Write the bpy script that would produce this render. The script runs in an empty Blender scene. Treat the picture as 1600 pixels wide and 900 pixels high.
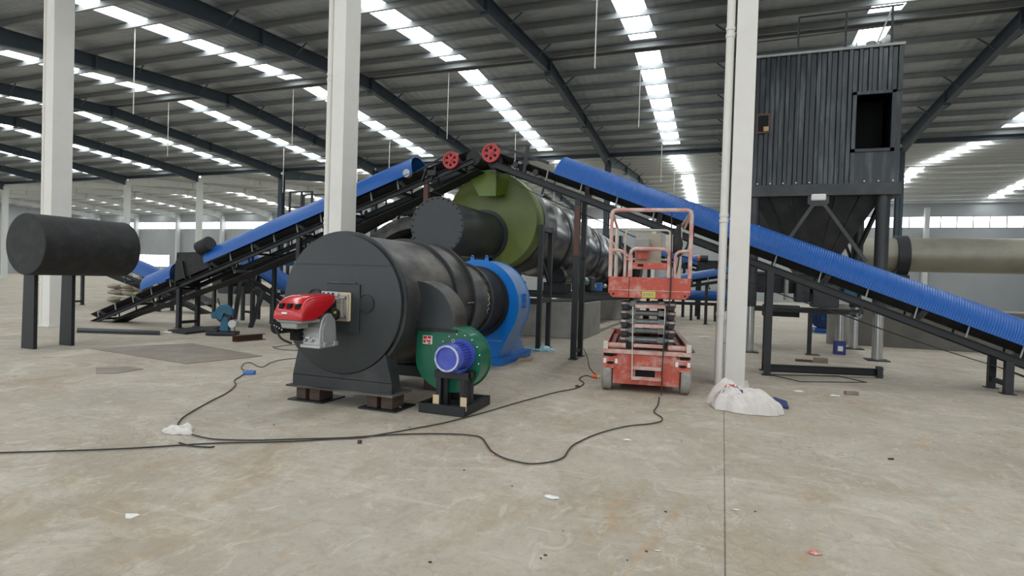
import bpy, bmesh, math, random
from math import sin, cos, pi, radians, atan2, sqrt
from mathutils import Vector, Matrix
random.seed(7)
SC = bpy.context.scene
COL = SC.collection

# ------------------------------------------------------------------ camera, world, exposure
F = 895.0; CAM_H = 1.45
YAW, PIT, ROL = radians(20.2), radians(-0.96), radians(1.74)
_fw = Vector((-sin(YAW) * cos(PIT), cos(YAW) * cos(PIT), sin(PIT)))
_r0 = Vector((cos(YAW), sin(YAW), 0)); _u0 = _r0.cross(_fw)
_up = _u0 * cos(ROL) - _r0 * sin(ROL); _rt = _r0 * cos(ROL) + _u0 * sin(ROL)
cam = bpy.data.cameras.new('camera'); co = bpy.data.objects.new('camera', cam); COL.objects.link(co)
M = Matrix((_rt, _up, -_fw)).transposed().to_4x4(); M.translation = (0, 0, CAM_H)
co.matrix_world = M
cam.sensor_width = 36; cam.lens = 36 * F / 1600; cam.clip_end = 400
SC.camera = co
w = bpy.data.worlds.new('sky'); SC.world = w; w.use_nodes = True
bg = w.node_tree.nodes['Background']; bg.inputs[0].default_value = (.86, .93, 1, 1); bg.inputs[1].default_value = 1.5
SC.view_settings.view_transform = 'Standard'; SC.view_settings.look = 'None'
SC.view_settings.gamma = 1; SC.view_settings.use_curve_mapping = False
SC.view_settings.exposure = 0.34
SKY = 6.6      # radiance of the daylight through the roof panels
WIN = 3.0      # radiance of the daylight through the far windows


# ------------------------------------------------------------------ helpers
def ray(px, py):
    return _fw + _rt * ((px - 800) / F) + _up * ((450 - py) / F)


def at(px, py, X=None, Y=None, Z=0.0):
    d = ray(px, py)
    t = X / d.x if X is not None else Y / d.y if Y is not None else (Z - CAM_H) / d.z
    return Vector((d.x * t, d.y * t, CAM_H + d.z * t))


def lin(r, g, b):
    f = lambda c: (c / 255 / 12.92) if c / 255 <= .04045 else ((c / 255 + .055) / 1.055) ** 2.4
    return (f(r), f(g), f(b), 1)


def mat(name, col, rough=.5, metal=0.0, col2=None, scale=3.0, amount=.5, bump=0.0, bscale=None, stretch=(1, 1, 1), spec=.5, coat=0.0, lo=.45, hi=.7):
    m = bpy.data.materials.new(name); m.use_nodes = True
    nt = m.node_tree; N = nt.nodes; L = nt.links; b = N['Principled BSDF']
    b.inputs['Base Color'].default_value = col; b.inputs['Roughness'].default_value = rough
    b.inputs['Metallic'].default_value = metal; b.inputs['Specular IOR Level'].default_value = spec
    b.inputs['Coat Weight'].default_value = coat
    tc = N.new('ShaderNodeTexCoord'); mp = N.new('ShaderNodeMapping'); mp.inputs['Scale'].default_value = stretch
    L.new(tc.outputs['Object'], mp.inputs[0])
    if col2 is not None:
        n = N.new('ShaderNodeTexNoise'); n.inputs['Scale'].default_value = scale; n.inputs['Detail'].default_value = 6
        n.inputs['Roughness'].default_value = .65
        L.new(mp.outputs[0], n.inputs['Vector'])
        r = N.new('ShaderNodeMapRange'); r.inputs[1].default_value = lo; r.inputs[2].default_value = hi
        r.inputs[4].default_value = amount
        L.new(n.outputs[0], r.inputs[0])
        mx = N.new('ShaderNodeMix'); mx.data_type = 'RGBA'
        mx.inputs[6].default_value = col; mx.inputs[7].default_value = col2
        L.new(r.outputs[0], mx.inputs[0]); L.new(mx.outputs[2], b.inputs['Base Color'])
    if bump:
        n2 = N.new('ShaderNodeTexNoise'); n2.inputs['Scale'].default_value = bscale or scale * 4; n2.inputs['Detail'].default_value = 4
        L.new(mp.outputs[0], n2.inputs['Vector'])
        bp = N.new('ShaderNodeBump'); bp.inputs['Strength'].default_value = bump; bp.inputs['Distance'].default_value = .02
        L.new(n2.outputs[0], bp.inputs['Height']); L.new(bp.outputs[0], b.inputs['Normal'])
    return m


def emis(name, col, s):
    m = bpy.data.materials.new(name); m.use_nodes = True
    b = m.node_tree.nodes['Principled BSDF']; b.inputs['Base Color'].default_value = (.8, .8, .8, 1)
    b.inputs['Emission Color'].default_value = col; b.inputs['Emission Strength'].default_value = s
    return m


class MB:
    """collects shapes, then links them as ONE mesh object"""
    def __init__(s): s.bm = bmesh.new()

    def face(s, pts):
        try: return s.bm.faces.new([s.bm.verts.new(Vector(p)) for p in pts])
        except ValueError: return None

    def box(s, x0, x1, y0, y1, z0, z1):
        v = [s.bm.verts.new((x, y, z)) for z in (z0, z1) for y in (y0, y1) for x in (x0, x1)]
        for f in ((0, 2, 3, 1), (4, 5, 7, 6), (0, 1, 5, 4), (1, 3, 7, 5), (3, 2, 6, 7), (2, 0, 4, 6)):
            s.bm.faces.new([v[i] for i in f])
        return s

    def frame(s, p, q, up=(0, 0, 1)):
        a = (Vector(q) - Vector(p)).normalized(); u = Vector(up)
        if abs(a.dot(u)) > .98: u = Vector((0, 1, 0)) if abs(a.y) < .9 else Vector((1, 0, 0))
        r = a.cross(u).normalized(); return a, r, r.cross(a).normalized()

    def bar(s, p, q, wd=.05, h=.05, up=(0, 0, 1)):
        p, q = Vector(p), Vector(q); a, r, u = s.frame(p, q, up)
        v = [s.bm.verts.new(c + r * (i * wd / 2) + u * (j * h / 2)) for c in (p, q) for i, j in ((-1, -1), (1, -1), (1, 1), (-1, 1))]
        for f in ((3, 2, 1, 0), (4, 5, 6, 7), (0, 1, 5, 4), (1, 2, 6, 5), (2, 3, 7, 6), (3, 0, 4, 7)):
            s.bm.faces.new([v[i] for i in f])
        return s

    def chan(s, p, q, wd=.05, h=.12, t=.012, side=1, up=(0, 0, 1)):
        """a steel channel: web and two flanges"""
        p, q = Vector(p), Vector(q); a, r, u = s.frame(p, q, up); r = r * side
        s.bar(p, q, t, h, up)
        for j in (-1, 1):
            o = r * (wd / 2) + u * (j * (h - t) / 2); s.bar(p + o, q + o, wd, t, up)
        return s

    def hbeam(s, p, q, wd=.2, h=.3, t=.014, up=(0, 0, 1)):
        p, q = Vector(p), Vector(q); a, r, u = s.frame(p, q, up)
        s.bar(p, q, t, h, up)
        for j in (-1, 1):
            o = u * (j * (h - t) / 2); s.bar(p + o, q + o, wd, t, up)
        return s

    def lathe(s, p, axis, prof, n=32, a0=0.0, a1=2 * pi, up=(0, 0, 1), close=False):
        p = Vector(p); ax = Vector(axis).normalized(); _, r, u = s.frame((0, 0, 0), ax, up)
        full = abs(a1 - a0 - 2 * pi) < 1e-6; rows = []
        for rad, t in prof:
            if rad < 1e-6: rows.append([s.bm.verts.new(p + ax * t)]); continue
            rows.append([s.bm.verts.new(p + ax * t + (r * cos(a0 + (a1 - a0) * i / n) + u * sin(a0 + (a1 - a0) * i / n)) * rad) for i in range(n if full else n + 1)])
        pr = list(zip(rows[:-1], rows[1:])) + ([(rows[-1], rows[0])] if close else [])
        for A, B in pr:
            m = max(len(A), len(B))
            for i in range(m if full else m - 1):
                j = (i + 1) % m
                f = [A[i if len(A) > 1 else 0], A[j if len(A) > 1 else 0], B[j if len(B) > 1 else 0], B[i if len(B) > 1 else 0]]
                g = []
                for x in f:
                    if x not in g: g.append(x)
                if len(g) > 2: s.bm.faces.new(g)
        return s

    def cyl(s, p, q, r, r2=None, n=24, caps=True):
        p, q = Vector(p), Vector(q); l = (q - p).length; r2 = r if r2 is None else r2
        pr = [(r, 0), (r2, l)]
        if caps: pr = [(0, 0)] + pr + [(0, l)]
        return s.lathe(p, q - p, pr, n)

    def ring(s, p, axis, r0, r1, h, n=32):
        return s.lathe(p, axis, [(r0, 0), (r1, 0), (r1, h), (r0, h)], n, close=True)

    def tube(s, path, r, n=8, smooth=0):
        P = [Vector(p) for p in path]
        if smooth:
            Q = []
            for i in range(len(P) - 1):
                a, b, c, d = P[max(i - 1, 0)], P[i], P[i + 1], P[min(i + 2, len(P) - 1)]
                for k in range(smooth):
                    t = k / smooth
                    Q.append(.5 * ((2 * b) + (c - a) * t + (2 * a - 5 * b + 4 * c - d) * t * t + (3 * b - a - 3 * c + d) * t ** 3))
            P = Q + [P[-1]]
        rows = []; ref = None
        for i, p in enumerate(P):
            d = (P[min(i + 1, len(P) - 1)] - P[max(i - 1, 0)]).normalized()
            if ref is None: ref = Vector((0, 0, 1)) if abs(d.z) < .9 else Vector((1, 0, 0))
            x = d.cross(ref).normalized(); y = x.cross(d).normalized(); ref = y
            rows.append([s.bm.verts.new(p + (x * cos(2 * pi * k / n) + y * sin(2 * pi * k / n)) * r) for k in range(n)])
        for A, B in zip(rows[:-1], rows[1:]):
            for k in range(n): s.bm.faces.new((A[k], A[(k + 1) % n], B[(k + 1) % n], B[k]))
        s.bm.faces.new(rows[0][::-1]); s.bm.faces.new(rows[-1])
        return s

    def prism(s, pts, a, b, ax='y'):
        """extrude a 2D outline along an axis; pts are (x,z) for y, (y,z) for x, (x,y) for z"""
        f = {'y': lambda p, t: (p[0], t, p[1]), 'x': lambda p, t: (t, p[0], p[1]), 'z': lambda p, t: (p[0], p[1], t)}[ax]
        A = [s.bm.verts.new(f(p, a)) for p in pts]; B = [s.bm.verts.new(f(p, b)) for p in pts]
        n = len(pts); s.bm.faces.new(A); s.bm.faces.new(B[::-1])
        for i in range(n): s.bm.faces.new((A[i], B[i], B[(i + 1) % n], A[(i + 1) % n]))
        return s

    def ball(s, c, r, sc=(1, 1, 1), n=12):
        m = Matrix.Translation(Vector(c)) @ Matrix.Diagonal((sc[0] * r, sc[1] * r, sc[2] * r, 1))
        bmesh.ops.create_uvsphere(s.bm, u_segments=n, v_segments=max(6, n // 2), radius=1, matrix=m); return s

    def build(s, name, m, parent=None, bevel=0.0, ang=38, loc=None):
        bm = s.bm
        base = Vector(parent['_b']) if parent is not None and '_b' in parent else Vector((0, 0, 0))
        if parent is None and loc is not None: base = Vector(loc)
        if base.length: bmesh.ops.translate(bm, vec=-base, verts=bm.verts)
        bmesh.ops.recalc_face_normals(bm, faces=bm.faces)
        ca = radians(ang)
        for f in bm.faces: f.smooth = True
        for e in bm.edges:
            e.smooth = len(e.link_faces) == 2 and e.calc_face_angle(0) < ca
        me = bpy.data.meshes.new(name); bm.to_mesh(me); bm.free(); me.materials.append(m)
        o = bpy.data.objects.new(name, me); COL.objects.link(o)
        if parent is not None:
            o.parent = parent
            if '_b' in parent: o['_b'] = list(base)
        elif loc is not None: o.location = loc; o['_b'] = list(base)
        if bevel:
            md = o.modifiers.new('bevel', 'BEVEL'); md.width = bevel; md.segments = 2; md.limit_method = 'ANGLE'; md.angle_limit = radians(40)
        return o


def tag(o, label=None, cat=None, group=None, kind=None):
    if label: o['label'] = label
    if cat: o['category'] = cat
    if group: o['group'] = group
    if kind: o['kind'] = kind
    return o


def thing(name, label, cat, loc=(0, 0, 0), group=None, local=False, rz=0.0):
    """an Empty at the thing's base; parts are built in world coordinates unless local"""
    o = bpy.data.objects.new(name, None); COL.objects.link(o); o.location = loc; o.rotation_euler.z = rz
    o.empty_display_size = .2
    tag(o, label, cat, group)
    if not local: o['_b'] = list(loc)
    return o


def kids(o): return [c for c in o.children]


def copy_tree(o, parent=None):
    c = o.copy(); COL.objects.link(c)
    if parent is not None: c.parent = parent
    for ch in kids(o): copy_tree(ch, c)
    return c


def arc(cx, cy, r, a0, a1, n, ry=None):
    ry = r if ry is None else ry
    return [(cx + r * cos(radians(a0 + (a1 - a0) * i / n)), cy + ry * sin(radians(a0 + (a1 - a0) * i / n))) for i in range(n + 1)]


# ------------------------------------------------------------------ materials
K = {}
K['black'] = mat('black_paint', lin(40, 43, 46), .42, 0, lin(74, 74, 71), 2.2, .55, .08, 30)
K['blackface'] = mat('black_face_paint', lin(45, 49, 51), .46, 0, lin(58, 62, 64), 1.6, .5, .04, 20)
K['dark'] = mat('dark_frame_steel', lin(26, 29, 32), .5, 0, lin(46, 46, 46), 5, .5)
K['dusty'] = mat('dusty_black_shell', lin(56, 56, 55), .42, 0, lin(128, 122, 112), 1.7, .85, .06, 20, stretch=(1, .6, 1))
K['jacket'] = mat('drum_jacket_steel', lin(60, 60, 59), .24, .3, lin(80, 78, 72), 1.2, .5)
K['rubber'] = mat('black_rubber', lin(30, 31, 32), .7, 0, lin(60, 58, 55), 6, .5, .2, 30)
K['void'] = mat('dark_interior', lin(12, 13, 15), .9)
K['white'] = mat('white_column_paint', lin(224, 221, 214), .5, 0, lin(200, 195, 184), 1.2, .35)
K['bluegrey'] = mat('blue_grey_roof_steel', lin(58, 70, 80), .5, 0, lin(74, 84, 92), 3, .4)
K['pale'] = mat('pale_roof_steel', lin(205, 207, 204), .6)
K['galv'] = mat('galvanised_steel', lin(150, 153, 152), .5, .35, lin(120, 122, 122), 4, .5)
K['cover'] = mat('blue_belt_cover', lin(4, 84, 162), .34, 0, lin(20, 96, 168), 3, .25, .02, 10)
K['coverd'] = mat('dark_blue_cover', lin(10, 76, 146), .4, 0, lin(26, 86, 152), 3, .3)
K['fanblue'] = mat('bright_blue_paint', lin(0, 112, 198), .4, 0, lin(20, 124, 198), 2, .25)
K['fanpale'] = mat('pale_blue_dusty_paint', lin(110, 142, 185), .5, 0, lin(140, 160, 190), 4, .5)
K['green'] = mat('green_gloss_paint', lin(14, 98, 72), .33, 0, lin(30, 112, 84), 3, .4, coat=.3)
K['olive'] = mat('olive_green_paint', lin(108, 120, 54), .42, 0, lin(88, 98, 50), 1.3, .7, .05, 12)
K['olivedk'] = mat('olive_chute_paint', lin(96, 118, 34), .4, 0, lin(80, 98, 30), 2, .4)
K['motor'] = mat('purple_blue_motor_paint', lin(66, 80, 176), .36, 0, lin(96, 108, 178), 8, .5)
K['motorw'] = mat('worn_motor_rim', lin(190, 195, 215), .5, 0, lin(70, 84, 170), 9, .8)
K['redp'] = mat('red_plastic', lin(186, 16, 26), .25, 0, coat=.5)
K['redw'] = mat('red_wheel_paint', lin(180, 50, 52), .42, 0, lin(130, 52, 50), 8, .5)
K['alu'] = mat('cast_aluminium', lin(190, 190, 190), .42, .55, lin(150, 150, 150), 7, .4, .1, 60)
K['grey'] = mat('grey_plastic', lin(150, 148, 144), .5)
K['zinc'] = mat('zinc_flange', lin(176, 170, 158), .45, .4, lin(110, 100, 90), 14, .6)
K['gasket'] = mat('cream_gasket', lin(205, 185, 150), .7)
K['lift'] = mat('worn_orange_red_paint', lin(184, 80, 62), .55, 0, lin(198, 168, 156), 6, .85, .08, 30, lo=.47, hi=.68)
K['liftrail'] = mat('worn_dusty_rail_paint', lin(196, 138, 126), .55, 0, lin(204, 186, 176), 7, .85, lo=.42, hi=.6)
K['cream'] = mat('cream_worn_paint', lin(206, 198, 184), .6, 0, lin(168, 150, 132), 7, .6)
K['ltread'] = mat('dusty_grey_tyre', lin(150, 148, 140), .8, 0, lin(110, 108, 102), 9, .6)
K['purlin'] = mat('purlin_steel', lin(136, 140, 141), .6, 0, lin(116, 120, 121), 1.5, .5)
K['steelroll'] = mat('grey_steel_tube', lin(120, 122, 122), .4, .5, lin(80, 80, 80), 10, .5)
K['chrome'] = mat('polished_galvanised_post', lin(190, 192, 192), .22, .85, lin(150, 150, 150), 5, .4)
K['yellow'] = mat('yellow_decal', lin(205, 190, 70), .6, 0, lin(170, 165, 110), 40, .7)
K['whitep'] = mat('white_paint_mark', lin(226, 226, 222), .6)
K['redm'] = mat('red_print', lin(190, 50, 50), .6)
K['bluem'] = mat('blue_print', lin(50, 60, 120), .6)
K['rust'] = mat('rusty_brown_steel', lin(92, 62, 52), .7, 0, lin(60, 50, 48), 5, .6)
K['wood'] = mat('dark_wood_block', lin(84, 66, 56), .8, 0, lin(50, 42, 38), 12, .7, .2, 40, stretch=(1, 1, 4))
K['lwood'] = mat('light_wood', lin(180, 150, 110), .75, 0, lin(120, 100, 80), 10, .6)
K['conc'] = mat('pier_concrete', lin(150, 148, 142), .85, 0, lin(116, 114, 108), 1.8, .7, .15, 15)
K['wrap'] = mat('faded_red_wrapper', lin(196, 112, 98), .6, 0, lin(226, 210, 200), 30, .8)
K['dconc'] = mat('dark_concrete', lin(100, 97, 91), .85, 0, lin(80, 78, 73), 1.8, .7, .15, 15)
K['sack'] = mat('white_woven_sack', lin(214, 207, 202), .75, 0, lin(190, 177, 168), 5, .6, .25, 14)
K['tarp'] = mat('blue_tarp', lin(40, 56, 110), .6, 0, lin(70, 84, 130), 8, .5)
K['beige'] = mat('beige_sacks', lin(176, 168, 150), .85, 0, lin(140, 132, 118), 5, .6, .4, 6)
K['plate'] = mat('floor_steel_plate', lin(132, 122, 110), .6, .1, lin(156, 148, 136), 2.2, .8, .05, 20)
K['cable'] = mat('black_cable', lin(44, 42, 40), .6)
K['bluesock'] = mat('blue_plastic_socket', lin(70, 120, 190), .4)
K['orange'] = mat('orange_plastic', lin(225, 110, 50), .5)
K['teal'] = mat('teal_blue_machine_paint', lin(28, 90, 118), .45, 0, lin(20, 60, 80), 6, .5)
K['brick'] = mat('grey_brown_brick', lin(140, 125, 112), .9, 0, lin(110, 100, 92), 12, .6)
K['film'] = mat('clear_blue_film', lin(150, 195, 205), .25)
K['beigedrum'] = mat('beige_drum_shell', lin(150, 146, 132), .45, .4, lin(120, 116, 104), 2, .5)
K['binsheet'] = mat('dark_ribbed_sheet', lin(34, 40, 44), .3, .1, lin(104, 110, 114), 2.4, .7, .05, 20, stretch=(3.2, 3.2, .35), lo=.5, hi=.75)  # pale vertical streaks: gloss highlights on the ribs put into the colour


def floor_mat():
    m = bpy.data.materials.new('dusty_concrete'); m.use_nodes = True
    nt = m.node_tree; N = nt.nodes; L = nt.links; b = N['Principled BSDF']
    tc = N.new('ShaderNodeTexCoord')

    def noise(scale, det=6, rough=.6, stretch=(1, 1, 1), rot=0.0, dist=0.0):
        mp = N.new('ShaderNodeMapping'); mp.inputs['Scale'].default_value = stretch; mp.inputs['Rotation'].default_value = (0, 0, rot)
        L.new(tc.outputs['Object'], mp.inputs[0])
        n = N.new('ShaderNodeTexNoise'); n.inputs['Scale'].default_value = scale; n.inputs['Detail'].default_value = det
        n.inputs['Roughness'].default_value = rough; n.inputs['Distortion'].default_value = dist
        L.new(mp.outputs[0], n.inputs['Vector']); return n.outputs[0]

    def rng(x, a, c, lo=0, hi=1):
        r = N.new('ShaderNodeMapRange'); r.inputs[1].default_value = a; r.inputs[2].default_value = c
        r.inputs[3].default_value = lo; r.inputs[4].default_value = hi; L.new(x, r.inputs[0]); return r.outputs[0]

    def mix(f, a, c, mode='MIX'):
        x = N.new('ShaderNodeMix'); x.data_type = 'RGBA'; x.blend_type = mode
        L.new(f, x.inputs[0])
        for i, v in ((6, a), (7, c)):
            if isinstance(v, tuple): x.inputs[i].default_value = v
            else: L.new(v, x.inputs[i])
        return x.outputs[2]
    c = mix(rng(noise(.55, 8, .7, dist=.6), .38, .64), lin(184, 175, 161), lin(164, 153, 137))
    c = mix(rng(noise(1.1, 8, .7, (.8, 1.4, 1), .5, 1.2), .5, .72, 0, .75), c, lin(206, 199, 186))
    c = mix(rng(noise(.8, 7, .75, (1.3, .8, 1), 1.2, .8), .53, .72, 0, .7), c, lin(158, 134, 102))
    c = mix(rng(noise(.33, 5, .6, (1, .6, 1), .3, .5), .56, .75, 0, .55), c, lin(150, 143, 134))
    c = mix(rng(noise(14, 8, .8), .5, .72, 0, .6), c, lin(146, 134, 118))
    c = mix(rng(noise(3.2, 9, .8, dist=.8), .5, .66, 0, .5), c, lin(150, 138, 122))
    c = mix(rng(noise(4.3, 9, .8, (1.4, .8, 1), .8, 1.0), .54, .68, 0, .55), c, lin(216, 209, 197))
    c = mix(rng(noise(1.7, 6, .7, (1.5, .7, 1), 2.0, 1.4), .6, .72, 0, .6), c, lin(176, 142, 100))
    c = mix(rng(noise(60, 6, .8), .6, .8, 0, .5), c, lin(228, 222, 212))
    # long thin drag scratches
    for rot, sc in ((.9, 3.0), (-.6, 2.2), (.2, 2.6)):
        s_ = rng(noise(sc, 3, .5, (.35, 6, 1), rot, 1.2), .69, .73, 0, .22)
        c = mix(s_, c, lin(226, 221, 212))
    # faint cell cracks of the cured surface
    mp = N.new('ShaderNodeMapping'); L.new(tc.outputs['Object'], mp.inputs[0])
    v = N.new('ShaderNodeTexVoronoi'); v.feature = 'DISTANCE_TO_EDGE'; v.inputs['Scale'].default_value = 9
    L.new(mp.outputs[0], v.inputs['Vector'])
    cr = rng(v.outputs['Distance'], 0, .05, 1, 0)
    mm = N.new('ShaderNodeMath'); mm.operation = 'MULTIPLY'; L.new(cr, mm.inputs[0]); L.new(rng(noise(.5, 4), .46, .62, 0, .6), mm.inputs[1])
    c = mix(mm.outputs[0], c, lin(140, 130, 118))
    # saw-cut expansion joints, one every bay
    sx = N.new('ShaderNodeSeparateXYZ'); L.new(tc.outputs['Object'], sx.inputs[0])
    a = N.new('ShaderNodeMath'); a.operation = 'ADD'; a.inputs[1].default_value = 8.1 * 20 - .06; L.new(sx.outputs[0], a.inputs[0])
    p = N.new('ShaderNodeMath'); p.operation = 'PINGPONG'; p.inputs[1].default_value = 4.05; L.new(a.outputs[0], p.inputs[0])
    wob = N.new('ShaderNodeMath'); wob.operation = 'MULTIPLY_ADD'; wob.inputs[1].default_value = .006; L.new(noise(9, 3), wob.inputs[0]); L.new(p.outputs[0], wob.inputs[2])
    c = mix(rng(wob.outputs[0], .0062, .0085, .75, 0), c, lin(84, 76, 66))
    L.new(c, b.inputs['Base Color'])
    b.inputs['Roughness'].default_value = .72; b.inputs['Specular IOR Level'].default_value = .3
    bp = N.new('ShaderNodeBump'); bp.inputs['Strength'].default_value = .25; bp.inputs['Distance'].default_value = .01
    L.new(noise(25, 8, .75), bp.inputs['Height']); L.new(bp.outputs[0], b.inputs['Normal'])
    return m


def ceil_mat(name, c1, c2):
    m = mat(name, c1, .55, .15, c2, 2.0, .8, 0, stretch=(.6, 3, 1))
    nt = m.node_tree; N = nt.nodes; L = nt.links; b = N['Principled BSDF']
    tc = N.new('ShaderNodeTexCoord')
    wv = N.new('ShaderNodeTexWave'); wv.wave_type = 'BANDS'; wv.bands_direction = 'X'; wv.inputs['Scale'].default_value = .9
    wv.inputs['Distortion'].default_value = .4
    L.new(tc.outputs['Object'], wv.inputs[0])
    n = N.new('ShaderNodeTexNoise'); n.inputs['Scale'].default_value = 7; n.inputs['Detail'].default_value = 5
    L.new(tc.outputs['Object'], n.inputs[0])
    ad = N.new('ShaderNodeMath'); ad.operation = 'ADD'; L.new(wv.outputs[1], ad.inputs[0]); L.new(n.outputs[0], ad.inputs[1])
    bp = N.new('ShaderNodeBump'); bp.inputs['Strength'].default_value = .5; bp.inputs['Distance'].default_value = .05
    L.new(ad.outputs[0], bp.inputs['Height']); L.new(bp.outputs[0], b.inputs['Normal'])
    return m


K['floor'] = floor_mat()
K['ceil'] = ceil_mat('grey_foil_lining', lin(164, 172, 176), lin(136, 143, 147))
K['ceil2'] = ceil_mat('haze_paled_lining', lin(232, 238, 240), lin(208, 214, 217))  # lining paled: haze and brighter light of the back hall put into the colour
K['sky'] = emis('daylit_roof_panel', (.93, .98, 1, 1), SKY)
K['win'] = emis('daylit_window_glass', (.88, .94, 1, 1), WIN)
K['wall'] = mat('grey_wall_panel', lin(166, 170, 172), .6, 0, lin(154, 158, 161), .8, .5)

# ------------------------------------------------------------------ hall shell
XL, XR = -95.76, 24.4
ZE, ZR = 9.25, 10.2
HALLS = [(-16.4, -3.8, 8.8), (8.8, 21.4, 34.0), (34.0, 46.6, 59.2)]      # eave, ridge, eave (Y); first hall unseen, added for light from the front
RAFX = [.1, 8.2, 16.3, 24.4] + [-6.66 - 8.1 * k for k in range(12)]
RAFX.sort()
BAYS = []
for a, b_ in zip(RAFX[:-1], RAFX[1:]): BAYS.append((a + b_) / 2 + .3)
SW = .46


def rz_(Y):
    for e0, r, e1 in HALLS:
        if e0 <= Y <= e1:
            return ZR - abs(Y - r) / 12.6 * (ZR - ZE)
    return ZE


def sheet(name, m, x0, x1, y0, y1, z):
    return tag(MB().box(x0, x1, y0, y1, z, z + .01).build(name, m), kind='structure')


fl = MB(); fl.face(((-130, -40, 0), (45, -40, 0), (45, 62, 0), (-130, 62, 0))); tag(fl.build('floor', K['floor']), kind='structure')
nwin = 0
for hi, (e0, r, e1) in enumerate(HALLS):
    mb = MB()
    for (y0, y1) in ((e0, r), (r, e1)):
        xs = [XL] + [v for c in BAYS for v in (c - SW, c + SW)] + [XR]
        s0, s1 = (y0 + .5, y1 - .45) if y0 == e0 else (y0 + .45, y1 - .5)
        for i in range(0, len(xs), 2):
            mb.face([(xs[i], y0, rz_(y0)), (xs[i + 1], y0, rz_(y0)), (xs[i + 1], y1, rz_(y1)), (xs[i], y1, rz_(y1))])
        zz = lambda y: ZR - abs(y - r) / 12.6 * (ZR - ZE)
        for c in BAYS:
            for a, b_ in ((y0, s0), (s1, y1)):
                mb.face([(c - SW, a, zz(a)), (c + SW, a, zz(a)), (c + SW, b_, zz(b_)), (c - SW, b_, zz(b_))])
            if hi == 0 and c < -60: 
                pass
            nwin += 1
            wb = MB(); wb.face([(c - SW, s0, zz(s0) + .03), (c + SW, s0, zz(s0) + .03), (c + SW, s1, zz(s1) + .03), (c - SW, s1, zz(s1) + .03)])
            tag(wb.build('window_%d' % nwin, K['sky']), kind='structure')
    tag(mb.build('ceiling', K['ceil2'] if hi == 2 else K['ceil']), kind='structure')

# far wall with its high band of windows
ZB0, ZB1 = 6.9, 7.95
YW = 59.25
wl = MB()
LW = (-79.5, -73.5, 1.6, 3.3)
wl.box(XL, LW[0], YW, YW + .15, 0, ZB0).box(LW[1], XR, YW, YW + .15, 0, ZB0).box(LW[0], LW[1], YW, YW + .15, 0, LW[2]).box(LW[0], LW[1], YW, YW + .15, LW[3], ZB0)
wl.box(XL, XR, YW, YW + .15, ZB1, ZR)
for i in range(30): wl.box(XL, XR, YW - .012, YW, .0 + 4.35, 4.39) if i == 0 else None
tag(wl.build('wall_far', K['wall']), kind='structure')
for a, b_ in zip(RAFX[:-1], RAFX[1:]):
    nwin += 1
    wb = MB(); wb.box(a, b_, YW + .04, YW + .06, ZB0, ZB1); o = tag(wb.build('window_%d' % nwin, K['win']), kind='structure')
    fb = MB(); n = 7
    for k in range(n + 1):
        x = a + (b_ - a) * k / n; fb.box(x - .035, x + .035, YW - .0, YW + .039, ZB0, ZB1)
    fb.box(a, b_, YW - .01, YW + .035, ZB0, ZB0 + .06).box(a, b_, YW - .01, YW + .035, ZB1 - .06, ZB1)
    fb.build('window_frame', K['galv'], o)
nwin += 1
o = tag(MB().box(LW[0], LW[1], YW + .04, YW + .06, LW[2], LW[3]).build('window_%d' % nwin, K['win']), kind='structure')
fb = MB()
for k in range(10): x = LW[0] + 6 * k / 9; fb.box(x - .04, x + .04, YW, YW + .035, LW[2], LW[3])
for k in range(4): z = LW[2] + 1.7 * k / 3; fb.box(LW[0], LW[1], YW - .01, YW + .037, z - .03, z + .03)
fb.build('window_frame', K['galv'], o)
tag(MB().box(XL - .15, XL, -16.4, YW + .15, 0, ZR).build('wall_left', K['wall']), kind='structure')
tag(MB().box(XR, XR + .15, -16.4, YW + .15, 0, ZR).build('wall_right', K['wall']), kind='structure')

# purlins: one Z section per line, copied along the slopes
PUR = None
def purlin(Y, mt, lab, grp):
    global PUR
    z = rz_(Y) - .012
    mb = MB(); x0, x1 = XL, XR
    mb.box(x0, x1, -.004, .004, -.22, 0).box(x0, x1, 0, .07, -.006, 0).box(x0, x1, -.07, 0, -.22, -.214).box(x0, x1, -.07, -.064, -.22, -.2)
    if mt not in purlin.me:
        o = mb.build('purlin', K[mt]); purlin.me[mt] = o
    else:
        mb.bm.free(); o = purlin.me[mt].copy(); COL.objects.link(o)
    o.location = (0, Y, z); tag(o, lab, 'beam', grp)
purlin.me = {}
for hi, (e0, r, e1) in enumerate(HALLS):
    if hi == 0: continue
    mt = 'purlin' if hi == 1 else 'pale'
    for si, (y0, y1) in enumerate(((e0, r), (r, e1))):
        lab = [['galvanised roof purlin on the near slope of the dark-lined roof', 'galvanised roof purlin on the far slope of the dark-lined roof'],
               ['pale purlin on the near slope of the haze-paled roof behind', 'pale purlin on the far slope of the haze-paled roof behind']][hi - 1][si]
        grp = [['near slope purlins', 'far slope purlins'], ['near slope purlins of the back hall', 'far slope purlins of the back hall']][hi - 1][si]
        for k in range(9):
            t = .18 + k * (12.6 - .36) / 8
            purlin(y0 + t, mt, lab, grp)

# eave gutter beams between the halls
for Y, nm in ((34.0, 'grey eave beam along the valley between the two roofs'),):
    tag(MB().hbeam((XL, Y, ZE - .3), (XR, Y, ZE - .3), .16, .26).build('eave_beam', K['bluegrey']), nm, 'beam')


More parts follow.
